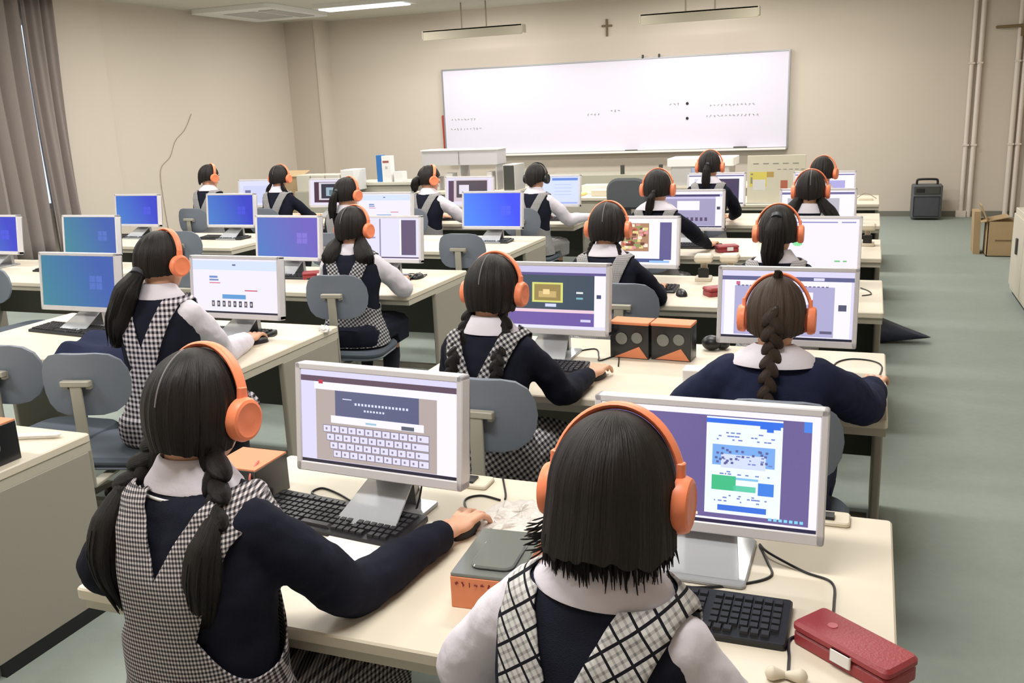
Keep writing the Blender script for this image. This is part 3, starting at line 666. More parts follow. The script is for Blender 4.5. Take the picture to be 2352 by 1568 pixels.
# ---------------------------------------------------------------- chairs
def make_chair():
    t = empty('swivel_chair', (0, 0, 0), '', 'chair', 'grey swivel chairs')
    # local: seat centre at origin, faces +y, backrest at -y
    rows = []
    for i in range(9):                                # curved oval shell
        a = -PI/2+PI*i/8; z = .70+.112*math.sin(a); hwid = .165*max(.12, math.cos(a))**.42
        rows.append([V((hwid*math.sin(q), -.235+.045*math.sin(q)**2*0+ .05*(hwid*math.sin(q)/.165)**2, z)) for q in [(-PI/2+PI*k/16) for k in range(17)]])
    MB().loft(rows, closed=False, cap=False).obj('backrest', chair_m, t, mods=[('SOLIDIFY', dict(thickness=.022, offset=0)), ('BEVEL', dict(width=.004, segments=2))])
    MB().rbox((-.19, -.17, .355), (.19, .19, .392), .09, e=.014, n=6).obj('seat', seat_m, t)
    MB().rbox((-.185, -.165, .345), (.185, .185, .358), .09, e=.006, n=6).obj('seat_shell', chair_m, t)
    m = MB().rbox((-.055, -.275, .70), (.055, -.250, .722), .004, e=.003).rbox((-.022, -.272, .33), (.022, -.262, .715), .004).rbox((-.022, -.272, .322), (.022, .02, .332), .004).box((-.05, -.262, .69), (-.035, -.225, .715)).box((.035, -.262, .69), (.05, -.225, .715))
    m.obj('back_post', chair2_m, t)
    MB().disc((0, 0, .09), (0, 0, 1), [(.028, 0), (.028, .12), (.018, .12), (.018, .24), (.05, .25), (.05, .258)], n=16).obj('column', chair2_m, t)
    for k in range(5):
        a = 72*k+20; M = RZ(a)
        MB().add([M@V(p) for p in ((.0, -.022, .07), (.0, .022, .07), (.25, .014, .055), (.25, -.014, .055), (0, -.022, .105), (0, .022, .105), (.25, .014, .075), (.25, -.014, .075))],
                 [(0, 1, 2, 3), (7, 6, 5, 4), (0, 4, 5, 1), (1, 5, 6, 2), (2, 6, 7, 3), (3, 7, 4, 0)]).obj('base_arm', chair2_m, t, smooth=False)
        c = M@V((.24, 0, .028)); MB().disc(c-M.to_3x3()@V((0, .014, 0)), M.to_3x3()@V((0, 1, 0)), [(.02, 0), (.028, .004), (.028, .024), (.02, .028)], n=14).obj('caster', caster_m, t)
    return t
chair0 = make_chair(); chair_n = 0
def chair(x, y, rz, label, s=1):
    global chair_n
    t = chair0 if chair_n == 0 else copy_tree(chair0); chair_n += 1
    t['label'] = label; t.location = (x, y, 0); t.rotation_euler = (0, 0, math.radians(rz)); t.scale = (s, s, s)
    return t

fold = bpy.data.textures.new('cloth_folds', 'CLOUDS'); fold.noise_scale = .07; fold.noise_depth = 2
FOLDS = ('DISPLACE', dict(texture=fold, strength=.014, mid_level=.5, texture_coords='LOCAL'))
# ---------------------------------------------------------------- people
def superell(hwid, hd, t, p=2.5):
    c, s = math.cos(t), math.sin(t)
    return hwid*math.copysign(abs(c)**(2/p), c), hd*math.copysign(abs(s)**(2/p), s)
TS = [(0, .168, .118), (.10, .160, .112), (.3, .128, .092), (.5, .130, .092), (.7, .146, .095), (.84, .150, .086), (.92, .126, .074), (.97, .080, .058), (1.0, .052, .050)]
def torso_dim(s):
    s = max(0, min(1, s))
    for (a, h0, d0), (b, h1, d1) in zip(TS, TS[1:]):
        if s <= b:
            k = (s-a)/(b-a); k = k*k*(3-2*k) if .3 < s < .8 else k; return h0+(h1-h0)*k, d0+(d1-d0)*k
def hair_cap(hc, prof, rad=(.088, .101, .112), flare=0.0, seed=0, nape=.62, ridge=.006, mess=0):
    """prof(az degrees 0 front..180 back) -> z of the lower hair edge relative to head centre"""
    n, N = 96, 30; rows = [[] for _ in range(N+3)]
    rx, ry, rz = rad; c = V(hc)+V((0, -.008, .004))
    for j in range(n):
        az = 360*j/n; t = math.radians(az); A = az if az <= 180 else 360-az
        ze = prof(A); dx, dy = math.sin(t), math.cos(t); h0 = noise.noise(V((dx*9+seed, dy*9, 0)))+.6*noise.noise(V((dx*22+seed, dy*22, 3)))
        ze += mess*h0
        for i in range(N+1):
            f = i/N
            if ze > 0: phi = f*math.acos(min(.98, ze/rz)); z = rz*math.cos(phi); k = math.sin(phi)
            else:
                L = PI/2*rz-ze; s = f*L
                if s < PI/2*rz: phi = s/rz; z = rz*math.cos(phi); k = math.sin(phi)
                else:
                    z = -(s-PI/2*rz); q = min(1, -z/.13)
                    k = 1+flare*math.sin(q*PI*.5)-(1-nape)*q*q*(1 if A > 100 else .6)
            k *= 1+ridge/.1*h0*min(1, f*2.2)+.05*ridge/.1*noise.noise(V((dx*4, dy*4, z*20+seed)))
            rows[i].append(c+V((rx*k*dx, ry*k*dy, z)))
        for m, (kk, dz) in enumerate(((.93, .004), (.8, .03))):
            p = rows[N][j]; rows[N+1+m].append(V((c.x+(p.x-c.x)*kk, c.y+(p.y-c.y)*kk, p.z+dz)))
    return MB().loft(rows, ulen=1, vlen=1)
def braid(mb, path, r, pitch=None):
    pts = spline(path, 10); L = [0]
    for a, b in zip(pts, pts[1:]): L.append(L[-1]+(b-a).length)
    pitch = pitch or r*.78; n = max(2, int(L[-1]/pitch))
    for k in range(n):
        s = (k+.5)/n*L[-1]
        i = max(0, min(len(pts)-2, next((q for q in range(len(L)-1) if L[q+1] >= s), len(pts)-2)))
        p = pts[i].lerp(pts[i+1], (s-L[i])/max(1e-6, L[i+1]-L[i])); d = (pts[i+1]-pts[i]).normalized()
        side = 1 if k % 2 else -1; x = d.cross(V((0, 1, 0))).normalized(); y = x.cross(d)
        M = Matrix((x, y, d)).transposed() @ Matrix.Rotation(side*.6, 3, 'Y')
        R = r*(1-.25*(s/L[-1]))
        mb.ell(p+x*side*R*.34, (R*.78, R*.76, R*1.55), n=12, m=8, M=M)
def tail(mb, path, rs, seed=0, n=28, sq=.75):
    pts = spline(path, 8); m = len(pts); K = len(rs)-1; rr = []
    for i in range(m):
        f = i/(m-1)*K; a = min(K-1, int(f)); rr.append(rs[a]+(rs[a+1]-rs[a])*(f-a))
    mb.tube(pts, rr, n=n, sq=sq, ridge=.16, seed=seed, vlen=2, rf=5)
    rg = random.Random(seed+11)
    for k in range(26):
        a = rg.uniform(0, 2*PI); q0 = rg.randrange(0, m//3); q1 = min(m-1, m-rg.randrange(0, m//4)); pp = []
        for i in range(q0, q1, 3):
            pp.append(pts[i]+V((math.cos(a), math.sin(a)*sq, 0))*rr[i]*.98)
        e_ = pts[-1]+V((math.cos(a)*rr[-1]*1.3, math.sin(a)*rr[-1], -rg.uniform(.0, .022))); pp.append(e_)
        if len(pp) > 2: mb.tube(pp, [.0034]*(len(pp)-1)+[.0008], n=5)
def headphones(loc, rz, pitch, label, black=False, tilt=4, sc=1.0):
    om, pm = (black_m, dark_m) if black else (orange_m, orange2_m)
    t = empty('headphones', loc, label, 'headphones', 'over-ear headphones')
    t.rotation_euler = (math.radians(pitch), 0, math.radians(rz)); t.scale = (sc, sc, sc)
    tl = RX(-tilt)
    rings = []; inner = []
    for i in range(29):
        a = math.radians(-4+188*i/28); c, s = math.cos(a), math.sin(a)
        for lst, r1, r2, th, wd in ((rings, .1010, .1260, .0052, .0135), (inner, .0970, .1215, .002, .011)):
            ce = V((r1*c, 0, r2*s)); nrm = V((c/r1, 0, s/r2)).normalized(); w2 = wd*(.8+.3*abs(s))
            ring = []
            for j in range(12):
                q = 2*PI*j/12; ring.append(tl@(ce+nrm*th*math.cos(q)+V((0, w2*math.copysign(abs(math.sin(q))**.7, math.sin(q)), 0))))
            lst.append(ring)
    MB().loft(rings).obj('headband', om, t); MB().loft(inner).obj('band_padding', pm, t)
    for s in (-1, 1):
        c = V((s*.086, .002, -.012)); k = MB().disc(c, (s, 0, 0), [(.032, .0), (.042, .006), (.043, .017), (.039, .026), (.033, .0285), (.031, .0275), (.013, .0282)], n=28)
        ec = k.obj('ear_cup', om, t)
        MB().disc(c, (-s, 0, 0), [(.036, -.002), (.038, .006), (.030, .011)], n=24).obj('ear_pad', pm, ec)
        MB().rbox((s*.0965-.006, -.010, .015), (s*.0965+.006, .010, .05), .004).obj('yoke', om, t)
    return t
def person(key, head, label, top='sweater', cloth=navy_m, check=plG, hair=hairA, style=('short',), rz=0, hyaw=0, hpitch=-10, lean=.07, rhand=None, lhand=None,
           elb=None, vox=.009, hands=.006, hp='orange', hp_label='', collar='small', skirt=True, chair_lb=None, chair_at=None, hs=1.0, puff=1.0, legs=True, skm=None, stool=False, hx=0, tw=1.0, vt=(.66, .52, .052, .064, .128)):
    X, Y, Zt = head; hcz = Zt-.116*hs
    Rr = Matrix.Rotation(math.radians(rz), 3, 'Z')
    hl = V((hx, lean+.03, 0)); wo = V((X, Y, 0))-Rr@hl; wo.z = 0
    t = empty('person', wo, label, 'person', rz=math.radians(rz))
    inv = Rr.inverted(); L = lambda p: inv@(V(p)-wo)
    hc = V((hl.x, hl.y, hcz)); zN = hcz-.106; z0 = .405; HT = zN-z0
    cy = lambda s: lean*s-.018*math.sin(PI*min(1, max(0, s)))
    def torso(mb, off, z_lo=0.0, z_hi=1.0, n=64, m=44, mi=0):
        rings = []
        for i in range(m+1):
            s = z_lo+(z_hi-z_lo)*i/m; a, b = torso_dim(s); a *= 1+(tw-1)*min(1, max(0, (.97-s)*8)); b *= 1+(tw-1)*.6; rings.append([])
            ox = hx*max(0, min(1, s))**2
            for j in range(n):
                q = 2*PI*j/n; x, y = superell(a+off, b+off, q); rings[-1].append(V((x+ox, y+cy(s), z0+HT*s+off*.5*(s > .9))))
        return mb.loft(rings, mi)
    zS = z0+HT*.86; HM = RZ(hyaw)@RX(hpitch)
    # arms
    arms = []
    for side, hand in ((1, rhand), (-1, lhand)):
        S = V((side*.138*tw+hx*.74, cy(.86), zS-.012))
        Hd = L(hand) if hand else V((side*.12, lean+.40, T+.04))
        d = Hd-S; D = d.length; la, lf = .235, .215
        if la+lf+.065 < D: k = (D-.064)/(la+lf); la *= k; lf *= k
        wdir = (Hd-V((S.x+side*.08, S.y+.05, Hd.z))).normalized()
        Wr = Hd-wdir*.062+V((0, 0, .006)); dd = Wr-S; D2 = min(dd.length, (la+lf)*.995)
        a = (la*la-lf*lf+D2*D2)/(2*D2); h = math.sqrt(max(0, la*la-a*a))
        pole = V((side*.8, -.2, -.8))
        ax = dd.normalized(); pn = (pole-ax*pole.dot(ax)).normalized(); E = S+ax*a+pn*h
        if elb and side == 1:
            E = L(elb); wdir = V((Hd.x-E.x, Hd.y-E.y, 0)).normalized(); Wr = Hd-wdir*.062+V((0, 0, .006))
        arms.append((side, S, E, Wr, Hd, wdir))
    # body: head, neck, trunk, arms, hands and legs as one surface
    b = MB(); HR = HM.to_3x3()
    def hp_(p): return hc+HR@(V(p)*hs)
    b.ell(hp_((0, -.006, .012)), (.072*hs, .090*hs, .100*hs), n=24, m=16, M=HR)
    b.ell(hp_((0, .030, -.045)), (.052*hs, .052*hs, .062*hs), n=20, m=12, M=HR)
    b.ell(hp_((0, .055, -.080)), (.024, .022, .022), n=12, m=8)
    b.tube([hp_((0, .084, .015)), hp_((0, .096, -.018))], [.007, .011], n=10)
    for s in (-1, 1): b.ell(hp_((s*.072, -.004, -.012)), (.009, .019, .028), n=12, m=8, M=HR)
    b.tube([hp_((0, -.012, -.05)), V((hx, cy(1)-.004, zN+.02)), V((hx, cy(1), zN-.05))], [.050, .046, .055], n=20)
    torso(b, -.014, n=32, m=24)
    for side, S, E, Wr, Hd, wd in arms:
        b.tube(spline([S, S.lerp(E, .5), E, E.lerp(Wr, .5), Wr], 4), [.030-.010*k/16 for k in range(17)], n=12); b.tube([Wr, Wr.lerp(Hd, .6)], [.021, .022], n=12, sq=.8)
        lat = V((wd.y, -wd.x, 0)).normalized()*side
        M3 = Matrix((lat, wd, lat.cross(wd) if side > 0 else -lat.cross(wd))).transposed()
        b.ell(Hd+V((0, 0, .004)), (.034, .042, .0155), n=14, m=8, M=M3)
        for k, (o, ln) in enumerate(((-.025, .060), (-.009, .068), (.008, .064), (.023, .050))):
            sp = lat*o*1.15; r0 = Hd+lat*o+wd*.030+V((0, 0, .008)); a1 = r0+wd*ln*.42+sp*.25+V((0, 0, .004)); a2 = a1+wd*ln*.36+sp*.15+V((0, 0, -.012)); a3 = a2+wd*ln*.2+V((0, 0, -.016))
            b.tube([r0-wd*.012, a1, a2, a3], [.0088, .0082, .0076, .0068], n=10)
        th = Hd-lat*.026-wd*.012; b.tube([th, th-lat*.020+wd*.022+V((0, 0, -.006)), th-lat*.022+wd*.045+V((0, 0, -.016))], [.0115, .0095, .0080], n=10)
    if legs:
        for s in (-1, 1):
            b.tube([(s*.075, .0, .445), (s*.085, .30, .452)], [.072, .052], n=14); b.tube([(s*.085, .31, .44), (s*.08, .30, .25), (s*.08, .26, .09)], [.050, .046, .032], n=14)
            b.tube([(s*.08, .245, .05), (s*.085, .37, .035)], [.034, .030], n=12)
    b.obj('body', skin_m, t, mods=[('REMESH', dict(mode='VOXEL', voxel_size=hands, use_smooth_shade=True)), ('SMOOTH', dict(iterations=2))])
    for s in (-1, 1):
        e = MB(); e.ell(hp_((s*.028, .075, -.002)), (.013, .008, .009), 0, n=12, m=8, M=HR); e.ell(hp_((s*.028, .081, -.002)), (.006, .004, .006), 1, n=10, m=6, M=HR); e.obj('eye', [white_m, black_m], t); e = MB()
        e.tube([hp_((s*.014, .084, .020)), hp_((s*.028, .086, .024)), hp_((s*.042, .076, .019))], .0026, n=6); e.obj('eyebrow', hair, t)
    e = MB(); e.tube([hp_((-.018, .081, -.050)), hp_((0, .086, -.051)), hp_((.018, .081, -.050))], [.003, .0048, .003], n=8)
    e.obj('mouth', mat('lip', (190, 110, 104), .5), t)
    if legs:
        sk = MB()
        for s in (-1, 1): sk.tube([(s*.08, .302, .30), (s*.08, .30, .25), (s*.08, .26, .09)], [.049, .049, .036], n=14)
        sk.obj('socks', sock_m, t)
        for s in (-1, 1):
            MB().tube([(s*.08, .225, .045), (s*.083, .30, .042), (s*.087, .39, .036)], [.040, .043, .036], n=14, sq=.8).obj('shoe', shoe_m, t)
    # upper garment with sleeves
    g = MB(); torso(g, .002, .03, .985); m_up = cloth if top != 'shirt' else shirt_m
    for side, S, E, Wr, Hd, wd in arms:
        k = puff*(1.0 if top != 'shirt' else 1.1); q = (Wr-E).normalized()
        mid = S.lerp(E, .5)+V((side*.004, 0, 0)); fm = E.lerp(Wr, .5)
        g.tube(spline([S+V((-side*.02, 0, .004)), mid, E, fm, Wr-q*.012], 5), [k*(.050-.003*i/10) if i <= 10 else k*(.047-.016*((i-10)/10)**1.6) for i in range(21)], n=18, rnd=True)
        if top != 'shirt' or True: g.tube([Wr-q*.022, Wr-q*.004], [.032*k, .033*k], n=18, rnd=False)
    g.obj('shirt' if top == 'shirt' else ('cardigan' if top == 'cardigan' else 'sweater'), m_up, t,
          mods=[('REMESH', dict(mode='VOXEL', voxel_size=vox, use_smooth_shade=True)), ('SMOOTH', dict(iterations=5, factor=.5)), FOLDS])
    if top == 'shirt': torso(MB(), .009, .02, .955).obj('vest', navy_m, t)
    # checked pinafore: straps, waist and skirt part cut out of the trunk surface
    if top != 'cardigan':
        pm = torso(MB(), .0155, .0, .955, n=72, m=50); o = pm.obj('pinafore', check, t)
        bm = bmesh.new(); bm.from_mesh(o.data)
        zA, zM, zW, zH = z0+HT*vt[0], z0+HT*vt[1], z0+HT*.30, z0+HT*.93; mh, it, ot = vt[2:]
        def inr(z): return max(0, (z-zA)*it/(zH-zA))
        def outr(z): return mh+(z-zM)*(ot-mh)/(zH-zM)
        def fl(z): return .19+(z-zW)*(mh-.19)/(zM-zW)
        def cut(p, d2):
            n2 = V((d2[1], 0, -d2[0])).normalized(); bmesh.ops.bisect_plane(bm, geom=bm.verts[:]+bm.edges[:]+bm.faces[:], plane_co=p, plane_no=n2)
        for s in (-1, 1):
            cut((0, 0, zA), (s*it, zH-zA)); cut((s*mh, 0, zM), (s*(ot-mh), zH-zM)); cut((s*.19, 0, zW), (s*(mh-.19), zM-zW))
        cut((0, 0, zM), (1, 0)); cut((0, 0, zW), (1, 0))
        dl = []
        for f in bm.faces:
            c = f.calc_center_median(); ax_ = abs(c.x); z = c.z
            ok = True if z < zW else (ax_ < fl(z) if z < zM else inr(z) < ax_ < outr(z))
            if f.normal.z > .9 and len(f.verts) > 8 or f.normal.z < -.9 and len(f.verts) > 8: ok = False
            if not ok: dl.append(f)
        bmesh.ops.delete(bm, geom=dl, context='FACES'); bm.to_mesh(o.data); bm.free()
        md = o.modifiers.new('SOLIDIFY', 'SOLIDIFY'); md.thickness = .004; md.offset = 0
    else:
        torso(MB(), .010, -.0, .30).obj('cardigan_hem', cloth, t)
    if skirt:
        sk = MB(); rings = []
        for i in range(23):
            f = i/22; y = -.135+.47*f; hz = .085-.02*f; hwid = (.155+.03*f)*(1+(tw-1)*1.2)*min(1, .62+f*6); ring = []
            for j in range(72):
                q = 2*PI*j/72; x, zz = superell(hwid, hz*min(1, .55+f*5), q, 3); k = 1+.018*math.sin(j*2*PI/6)*(f > .1)
                ring.append(V((x*k, y, .455-.012*f+zz*k-(.05 if zz < 0 and f > .7 else 0))))
            rings.append(ring)
        sk.loft(rings).obj('skirt', skm or (check if top != 'cardigan' else navyb_m), t)
    # collar
    def ringc(rx, ry, z, dy=0, n=40): return [V((hx+rx*math.cos(2*PI*j/n), cy(1)+dy+ry*math.sin(2*PI*j/n), z-.014*math.sin(2*PI*j/n)*(1 if math.sin(2*PI*j/n) > 0 else .3))) for j in range(n)]
    ck = 1.28 if collar == 'wide' else (1.08 if collar == 'mid' else 1.0)
    cl = MB().loft([ringc(.052, .050, zN+.022), ringc(.055, .053, zN+.030), ringc(.062, .060, zN+.026), ringc(.078*ck, .068*ck, zN+.004), ringc(.100*ck, .080*ck, zN-.020), ringc(.102*ck, .081*ck, zN-.026), ringc(.085, .070, zN-.018)], cap=False)
    cl.obj('collar', shirt_m, t, mods=[('SOLIDIFY', dict(thickness=.003))])
    if collar == 'sailor':
        MB().loft([ringc(.094, .078, zN-.016), ringc(.116, .082, zN-.036), ringc(.118, .083, zN-.042), ringc(.10, .080, zN-.036)], cap=False).obj('sailor_collar', navy_m, t, mods=[('SOLIDIFY', dict(thickness=.003))])
        MB().loft([ringc(.1130, .0812, zN-.0335), ringc(.1170, .0830, zN-.0385)], cap=False).obj('collar_stripe', white_m, t, mods=[('SOLIDIFY', dict(thickness=.0035, offset=1))])
    # hair, modelled in the head's own turned frame
    def prof_std(f=.035, s=-.065, bk=-.105):
        def p(A):
            ks = ((0, f), (38, f-.004), (62, s*.3), (85, s), (125, s-.01), (180, bk))
            for (a, u), (b2, v) in zip(ks, ks[1:]):
                if A <= b2: return u+(v-u)*(A-a)/(b2-a)
            return bk
        return p
    st = style[0]; hm = None
    hrot = TR(*hc)@HM@Matrix.Scale(hs, 4)@TR(*(-hc))
    if st == 'bob': hm = hair_cap(hc, prof_std(.03, -.075, -.076), rad=(.090, .103, .113), flare=.07, nape=1.02, seed=1, mess=.012, ridge=.005)
    elif st == 'braids': hm = hair_cap(hc, prof_std(.035, -.07, -.072), seed=2, nape=.50, mess=.005)
    elif st == 'short': hm = hair_cap(hc, prof_std(.035, -.04, -.095), rad=(.084, .098, .111), nape=.68, seed=3, mess=.008)
    else: hm = hair_cap(hc, prof_std(.035, -.05, -.075), seed=ord(key), nape=(.40 if st == 'single' else .55), mess=.005, rad=(.084, .100, .112))
    ho = hm.obj('hair', hair, t); ho.matrix_local = hrot
    if st in ('braids', 'pigtails', 'buns'):
        pl = MB(); rows = []
        for i in range(12):
            ph = math.radians(18+66*i/11); r = 1.006
            rows.append([hc+V((dx, -.008-.100*math.sin(ph)*r-.001, .004+.116*math.cos(ph)*r)) for dx in (-.0016, .0016)]); 
        pl.loft(rows, closed=False, cap=False); po = pl.obj('hair_parting', mat('parting', (112, 104, 104), .6), t); po.matrix_local = hrot@TR(.004, -.0022, .001)
    def P(x, y, z): return hc+V((x, y, z))
    if st == 'braids':      # (style, braid radius, braid length, tail length, spread)
        _, r, bl, tl_, spread = style
        for s in (-1, 1):
            y0 = -.075; yb = cy(.8)-.085-r-hc.y
            path = [P(s*.058, -.045, -.070), P(s*(.066+spread*.3), y0, -.125), P(s*(.07+spread*.7), yb, -.125-bl*.5), P(s*(.07+spread), yb-.012, -.125-bl)]
            if key == 'A': path = [P(s*.064, -.030, -.060), P(s*.088, -.052, -.100), P(s*.112, -.078, -.135), P(s*.128, -.100, -.165)]
            bm_ = MB(); braid(bm_, path, r); bm_.obj('braid', hair, t)
            e0 = path[-1]; tm = MB()
            if key == 'A': tail(tm, [e0+V((0, 0, .012)), e0+V((s*.004, -.038, -.055)), e0+V((s*.002, -.050, -.13)), e0+V((-s*.012, -.040, -.20))], [r*.6, r*1.2, r*1.25, r*.9, r*.3], seed=s*3)
            else: tail(tm, [e0+V((0, 0, .012)), e0+V((s*.008, -.004, -tl_*.35)), e0+V((s*.012, .004, -tl_*.75)), e0+V((s*.004, .0, -tl_))], [r*.6, r*1.2, r*1.25, r*.9, r*.3], seed=s*3)
            tm.obj('braid_end', hair, t); MB().tube([e0+V((0, 0, .010)), e0+V((0, 0, -.004))], r*.62, n=12, rnd=False).obj('hair_tie', tie_m, t)
    elif st == 'single':
        bm_ = MB(); braid(bm_, [P(0, -.098, .03), P(0, -.108, -.03), P(0, -.104, -.08), P(-.004, -.142, -.135), P(-.006, -.172, -.215)], .024, pitch=.021)
        bm_.obj('braid', hair, t); tm = MB(); e0 = P(-.006, -.172, -.215); tail(tm, [e0, e0+V((.002, 0, -.03)), e0+V((.004, .0, -.065))], [.014, .018, .006]); tm.obj('braid_end', hair, t)
        MB().tube([e0+V((0, 0, .006)), e0-V((0, 0, .006))], .0145, n=12, rnd=False).obj('hair_tie', tie_m, t)
        tm = MB(); tail(tm, [P(0, -.01, .112), P(.004, -.015, .130), P(.0, -.03, .136)], [.014, .008, .004], n=12); tm.obj('loose_tuft', hair, t)
    elif st == 'pony':      # (style, start z, length, r, dx, dy)
        _, z_, ln, r, dx, dy = style; y_ = -.098*math.sqrt(max(.1, 1-(z_/.116)**2))-.004
        tm = MB(); M_ = HM.to_3x3(); o_ = lambda p: hc+M_@(p-hc)
        pa = o_(P(0, y_, z_)); p2 = pa+V((dx*.3, -.028+dy*.3, -ln*.25)); p3 = pa+V((dx*.7, -.022+dy, -ln*.65)); p4 = pa+V((dx, -.012+dy, -ln))
        tail(tm, [pa, p2, p3, p4], [r*.5, r, r*1.15, r*.55], seed=ord(key)); tm.obj('ponytail', hair, t)
        MB().tube([pa+V((0, .006, .004)), pa+V((0, -.008, -.008))], r*.58, n=12, rnd=False).obj('hair_tie', tie_m, t)
    elif st == 'pigtails':
        _, ln, r, sp, dy = style
        for s in (-1, 1):
            a0 = P(s*.062, -.055, -.055); tm = MB(); tail(tm, [a0, a0+V((s*sp*.35, -.02+dy*.3, -ln*.3)), a0+V((s*sp*.75, -.018+dy, -ln*.7)), a0+V((s*sp, dy, -ln))], [r*.6, r, r*1.2, r*.6], seed=s*5+ord(key)); tm.obj('pigtail', hair, t)
    if st == 'bob':         # wisps at the left side and ragged ends
        wm = MB(); rg = random.Random(9)
        for k in range(240):
            a = math.radians(rg.uniform(80, 280)); dx, dy = math.sin(a), math.cos(a); r = rg.uniform(.93, 1.02); zz = -rg.uniform(.04, .062)
            p0 = P(.092*dx*r, -.008+.105*dy*r, zz); p1 = p0+V((dx*.002, dy*.002, -.018)); p2 = p1+V((dx*rg.uniform(-.006, .006), dy*.0, -rg.uniform(.006, .020)-(.022*rg.random() if dx > .5 and dy < 0 else 0)))
            wm.tube([p0, p1, p2], [.0026, .0022, .0005], n=5)
        for k in range(36):
            p0 = P(-.084, -.03+rg.uniform(-.02, .02), -.06+rg.uniform(-.03, .02)); q = rg.uniform(.6, 1)
            wm.tube(spline([p0, p0+V((-.018*q, -.01, -.014)), p0+V((-.045*q, -.012, -.018-.012*rg.random()))], 4), [.0016]*4+[.0013]*4+[.0005], n=5)
        wm.obj('hair_wisps', hair, t)
    if hp: 
        hw_ = Matrix.Translation(wo)@RZ(rz); hpw = hw_@hc
        headphones(hpw+Rr@(RZ(hyaw).to_3x3()@V((0, .010, -.002))), rz+hyaw, hpitch, hp_label, black=(hp == 'black'), sc=hs*.97)
    if stool:
        q = empty('round_stool', (wo.x, wo.y, 0), chair_lb, 'stool'); chair_lb = None
        MB().disc((0, 0, .35), (0, 0, 1), [(.15, 0), (.165, .01), (.165, .03), (.15, .042)], n=32).obj('seat', seat_m, q)
        for k in range(4): MB().tube([(.10*math.cos(k*PI/2+.8), .10*math.sin(k*PI/2+.8), .35), (.15*math.cos(k*PI/2+.8), .15*math.sin(k*PI/2+.8), .0)], .011, rnd=False).obj('leg', dark_m, q)
    if chair_lb:
        cx, cyy, ca = chair_at or (wo.x, wo.y-.0, rz); chair(cx, cyy, ca, chair_lb)
    return t

HPN = 'orange headphones on the head of '
person('A', (-1.155, 1.33, 1.180), 'person with two low braids, navy sleeves and fine-check pinafore, nearest on the left', check=plA, style=('braids', .030, .075, .19, .010),
       rz=-10, hyaw=6, lean=.06, rhand=(-.853, 1.80, T+.030), elb=(-.925, 1.44, .668), vox=.007, hands=.004, collar='sailor', hp_label=HPN+'the nearest braided person', puff=1.15, hx=-.045, tw=1.14, vt=(.72, .55, .088, .058, .142),
       lhand=(-1.30, 1.56, T+.03), stool=True, chair_lb='dark round stool under the nearest braided person')
person('B', (-.322, 1.20, 1.165), 'person with bobbed black hair and white sleeves, nearest the camera', top='shirt', check=plB, style=('bob',), rz=-16, hyaw=14, lean=.05, rhand=(-.27, 1.45, T+.03), lhand=(-.40, 1.45, T+.03),
       vox=.007, hands=.005, collar='mid', hp_label=HPN+'the bobbed person', puff=1.0, vt=(.68, .54, .078, .058, .136), chair_lb='swivel chair under the bobbed person', chair_at=(-.34, 1.06, -10))
person('C', (-1.13, 2.74, 1.135), 'person with twin braids, navy sleeves and loop-check straps, second row', check=plC, style=('braids', .021, .17, .05, .012), rz=-4, lean=.05,
       rhand=(-.895, 3.11, T+.030), elb=(-.925, 2.81, .662), vox=.008, hands=.0045, hp_label=HPN+'the twin-braid person in the second row', chair_lb='grey chair with T-shaped back bracket behind the twin-braid person', chair_at=(-1.06, 2.66, 0))
person('D', (-.238, 2.74, 1.085), 'person in navy cardigan with one centre braid, second row by the aisle', top='cardigan', cloth=navyb_m, hair=hairB, style=('single',), lean=.05, rhand=(.045, 3.16, T+.032), elb=(.01, 2.86, .672),
       lhand=(-.50, 3.06, T+.03), vox=.008, hands=.0045, collar='wide', hp_label=HPN+'the single-braid person', puff=1.35, chair_lb='grey chair behind the person in the navy cardigan', chair_at=(-.20, 2.64, 0))
person('E', (-1.16, 4.28, 1.140), 'person with two long thin braids and white collar, third row', check=plG, style=('braids', .013, .22, .04, .012), rhand=(-1.0, 4.70, T+.03), elb=(-.95, 4.42, .66),
       hp_label=HPN+'the thin-braid person in the third row', chair_lb='grey chair behind the thin-braid person in the third row', chair_at=(-1.02, 4.2, 0))
person('F', (-.375, 4.28, 1.125), 'person with a thick ponytail before the white page monitor', style=('pony', .06, .24, .042, -.02, -.0), hp_label=HPN+'the thick-ponytail person in the third row',
       chair_lb='chair under the thick-ponytail person')
person('G', (-1.25, 5.82, 1.185), 'person with a thin side ponytail, fourth row right block', style=('pony', -.03, .15, .022, -.03, -.01), collar='wide', rhand=(-.98, 6.25, T+.03), hp_label=HPN+'the side-ponytail person in the fourth row',
       chair_lb='chair under the side-ponytail person in the fourth row')
person('H', (-.33, 5.82, 1.165), 'person with two loose bunches spreading to the shoulders, fourth row by the aisle', style=('pigtails', .20, .042, .115, -.02), hp_label=HPN+'the person with two loose bunches',
       chair_lb='chair under the person with two loose bunches')
person('I', (-1.17, 7.36, 1.215), 'person with a straight ponytail before the rear purple monitor', style=('pony', .0, .19, .028, -.01, -.01), check=plG, hp_label=HPN+'the ponytailed person in the rear row, right block',
       chair_lb='chair under the rear ponytailed person, right block')
person('J', (-.34, 7.36, 1.155), 'rearmost person by the right aisle with short tied hair', style=('pony', -.06, .09, .022, -.01, 0), hyaw=-14, hp_label=HPN+'the rearmost person by the aisle', chair_lb='chair under the rearmost person by the aisle')
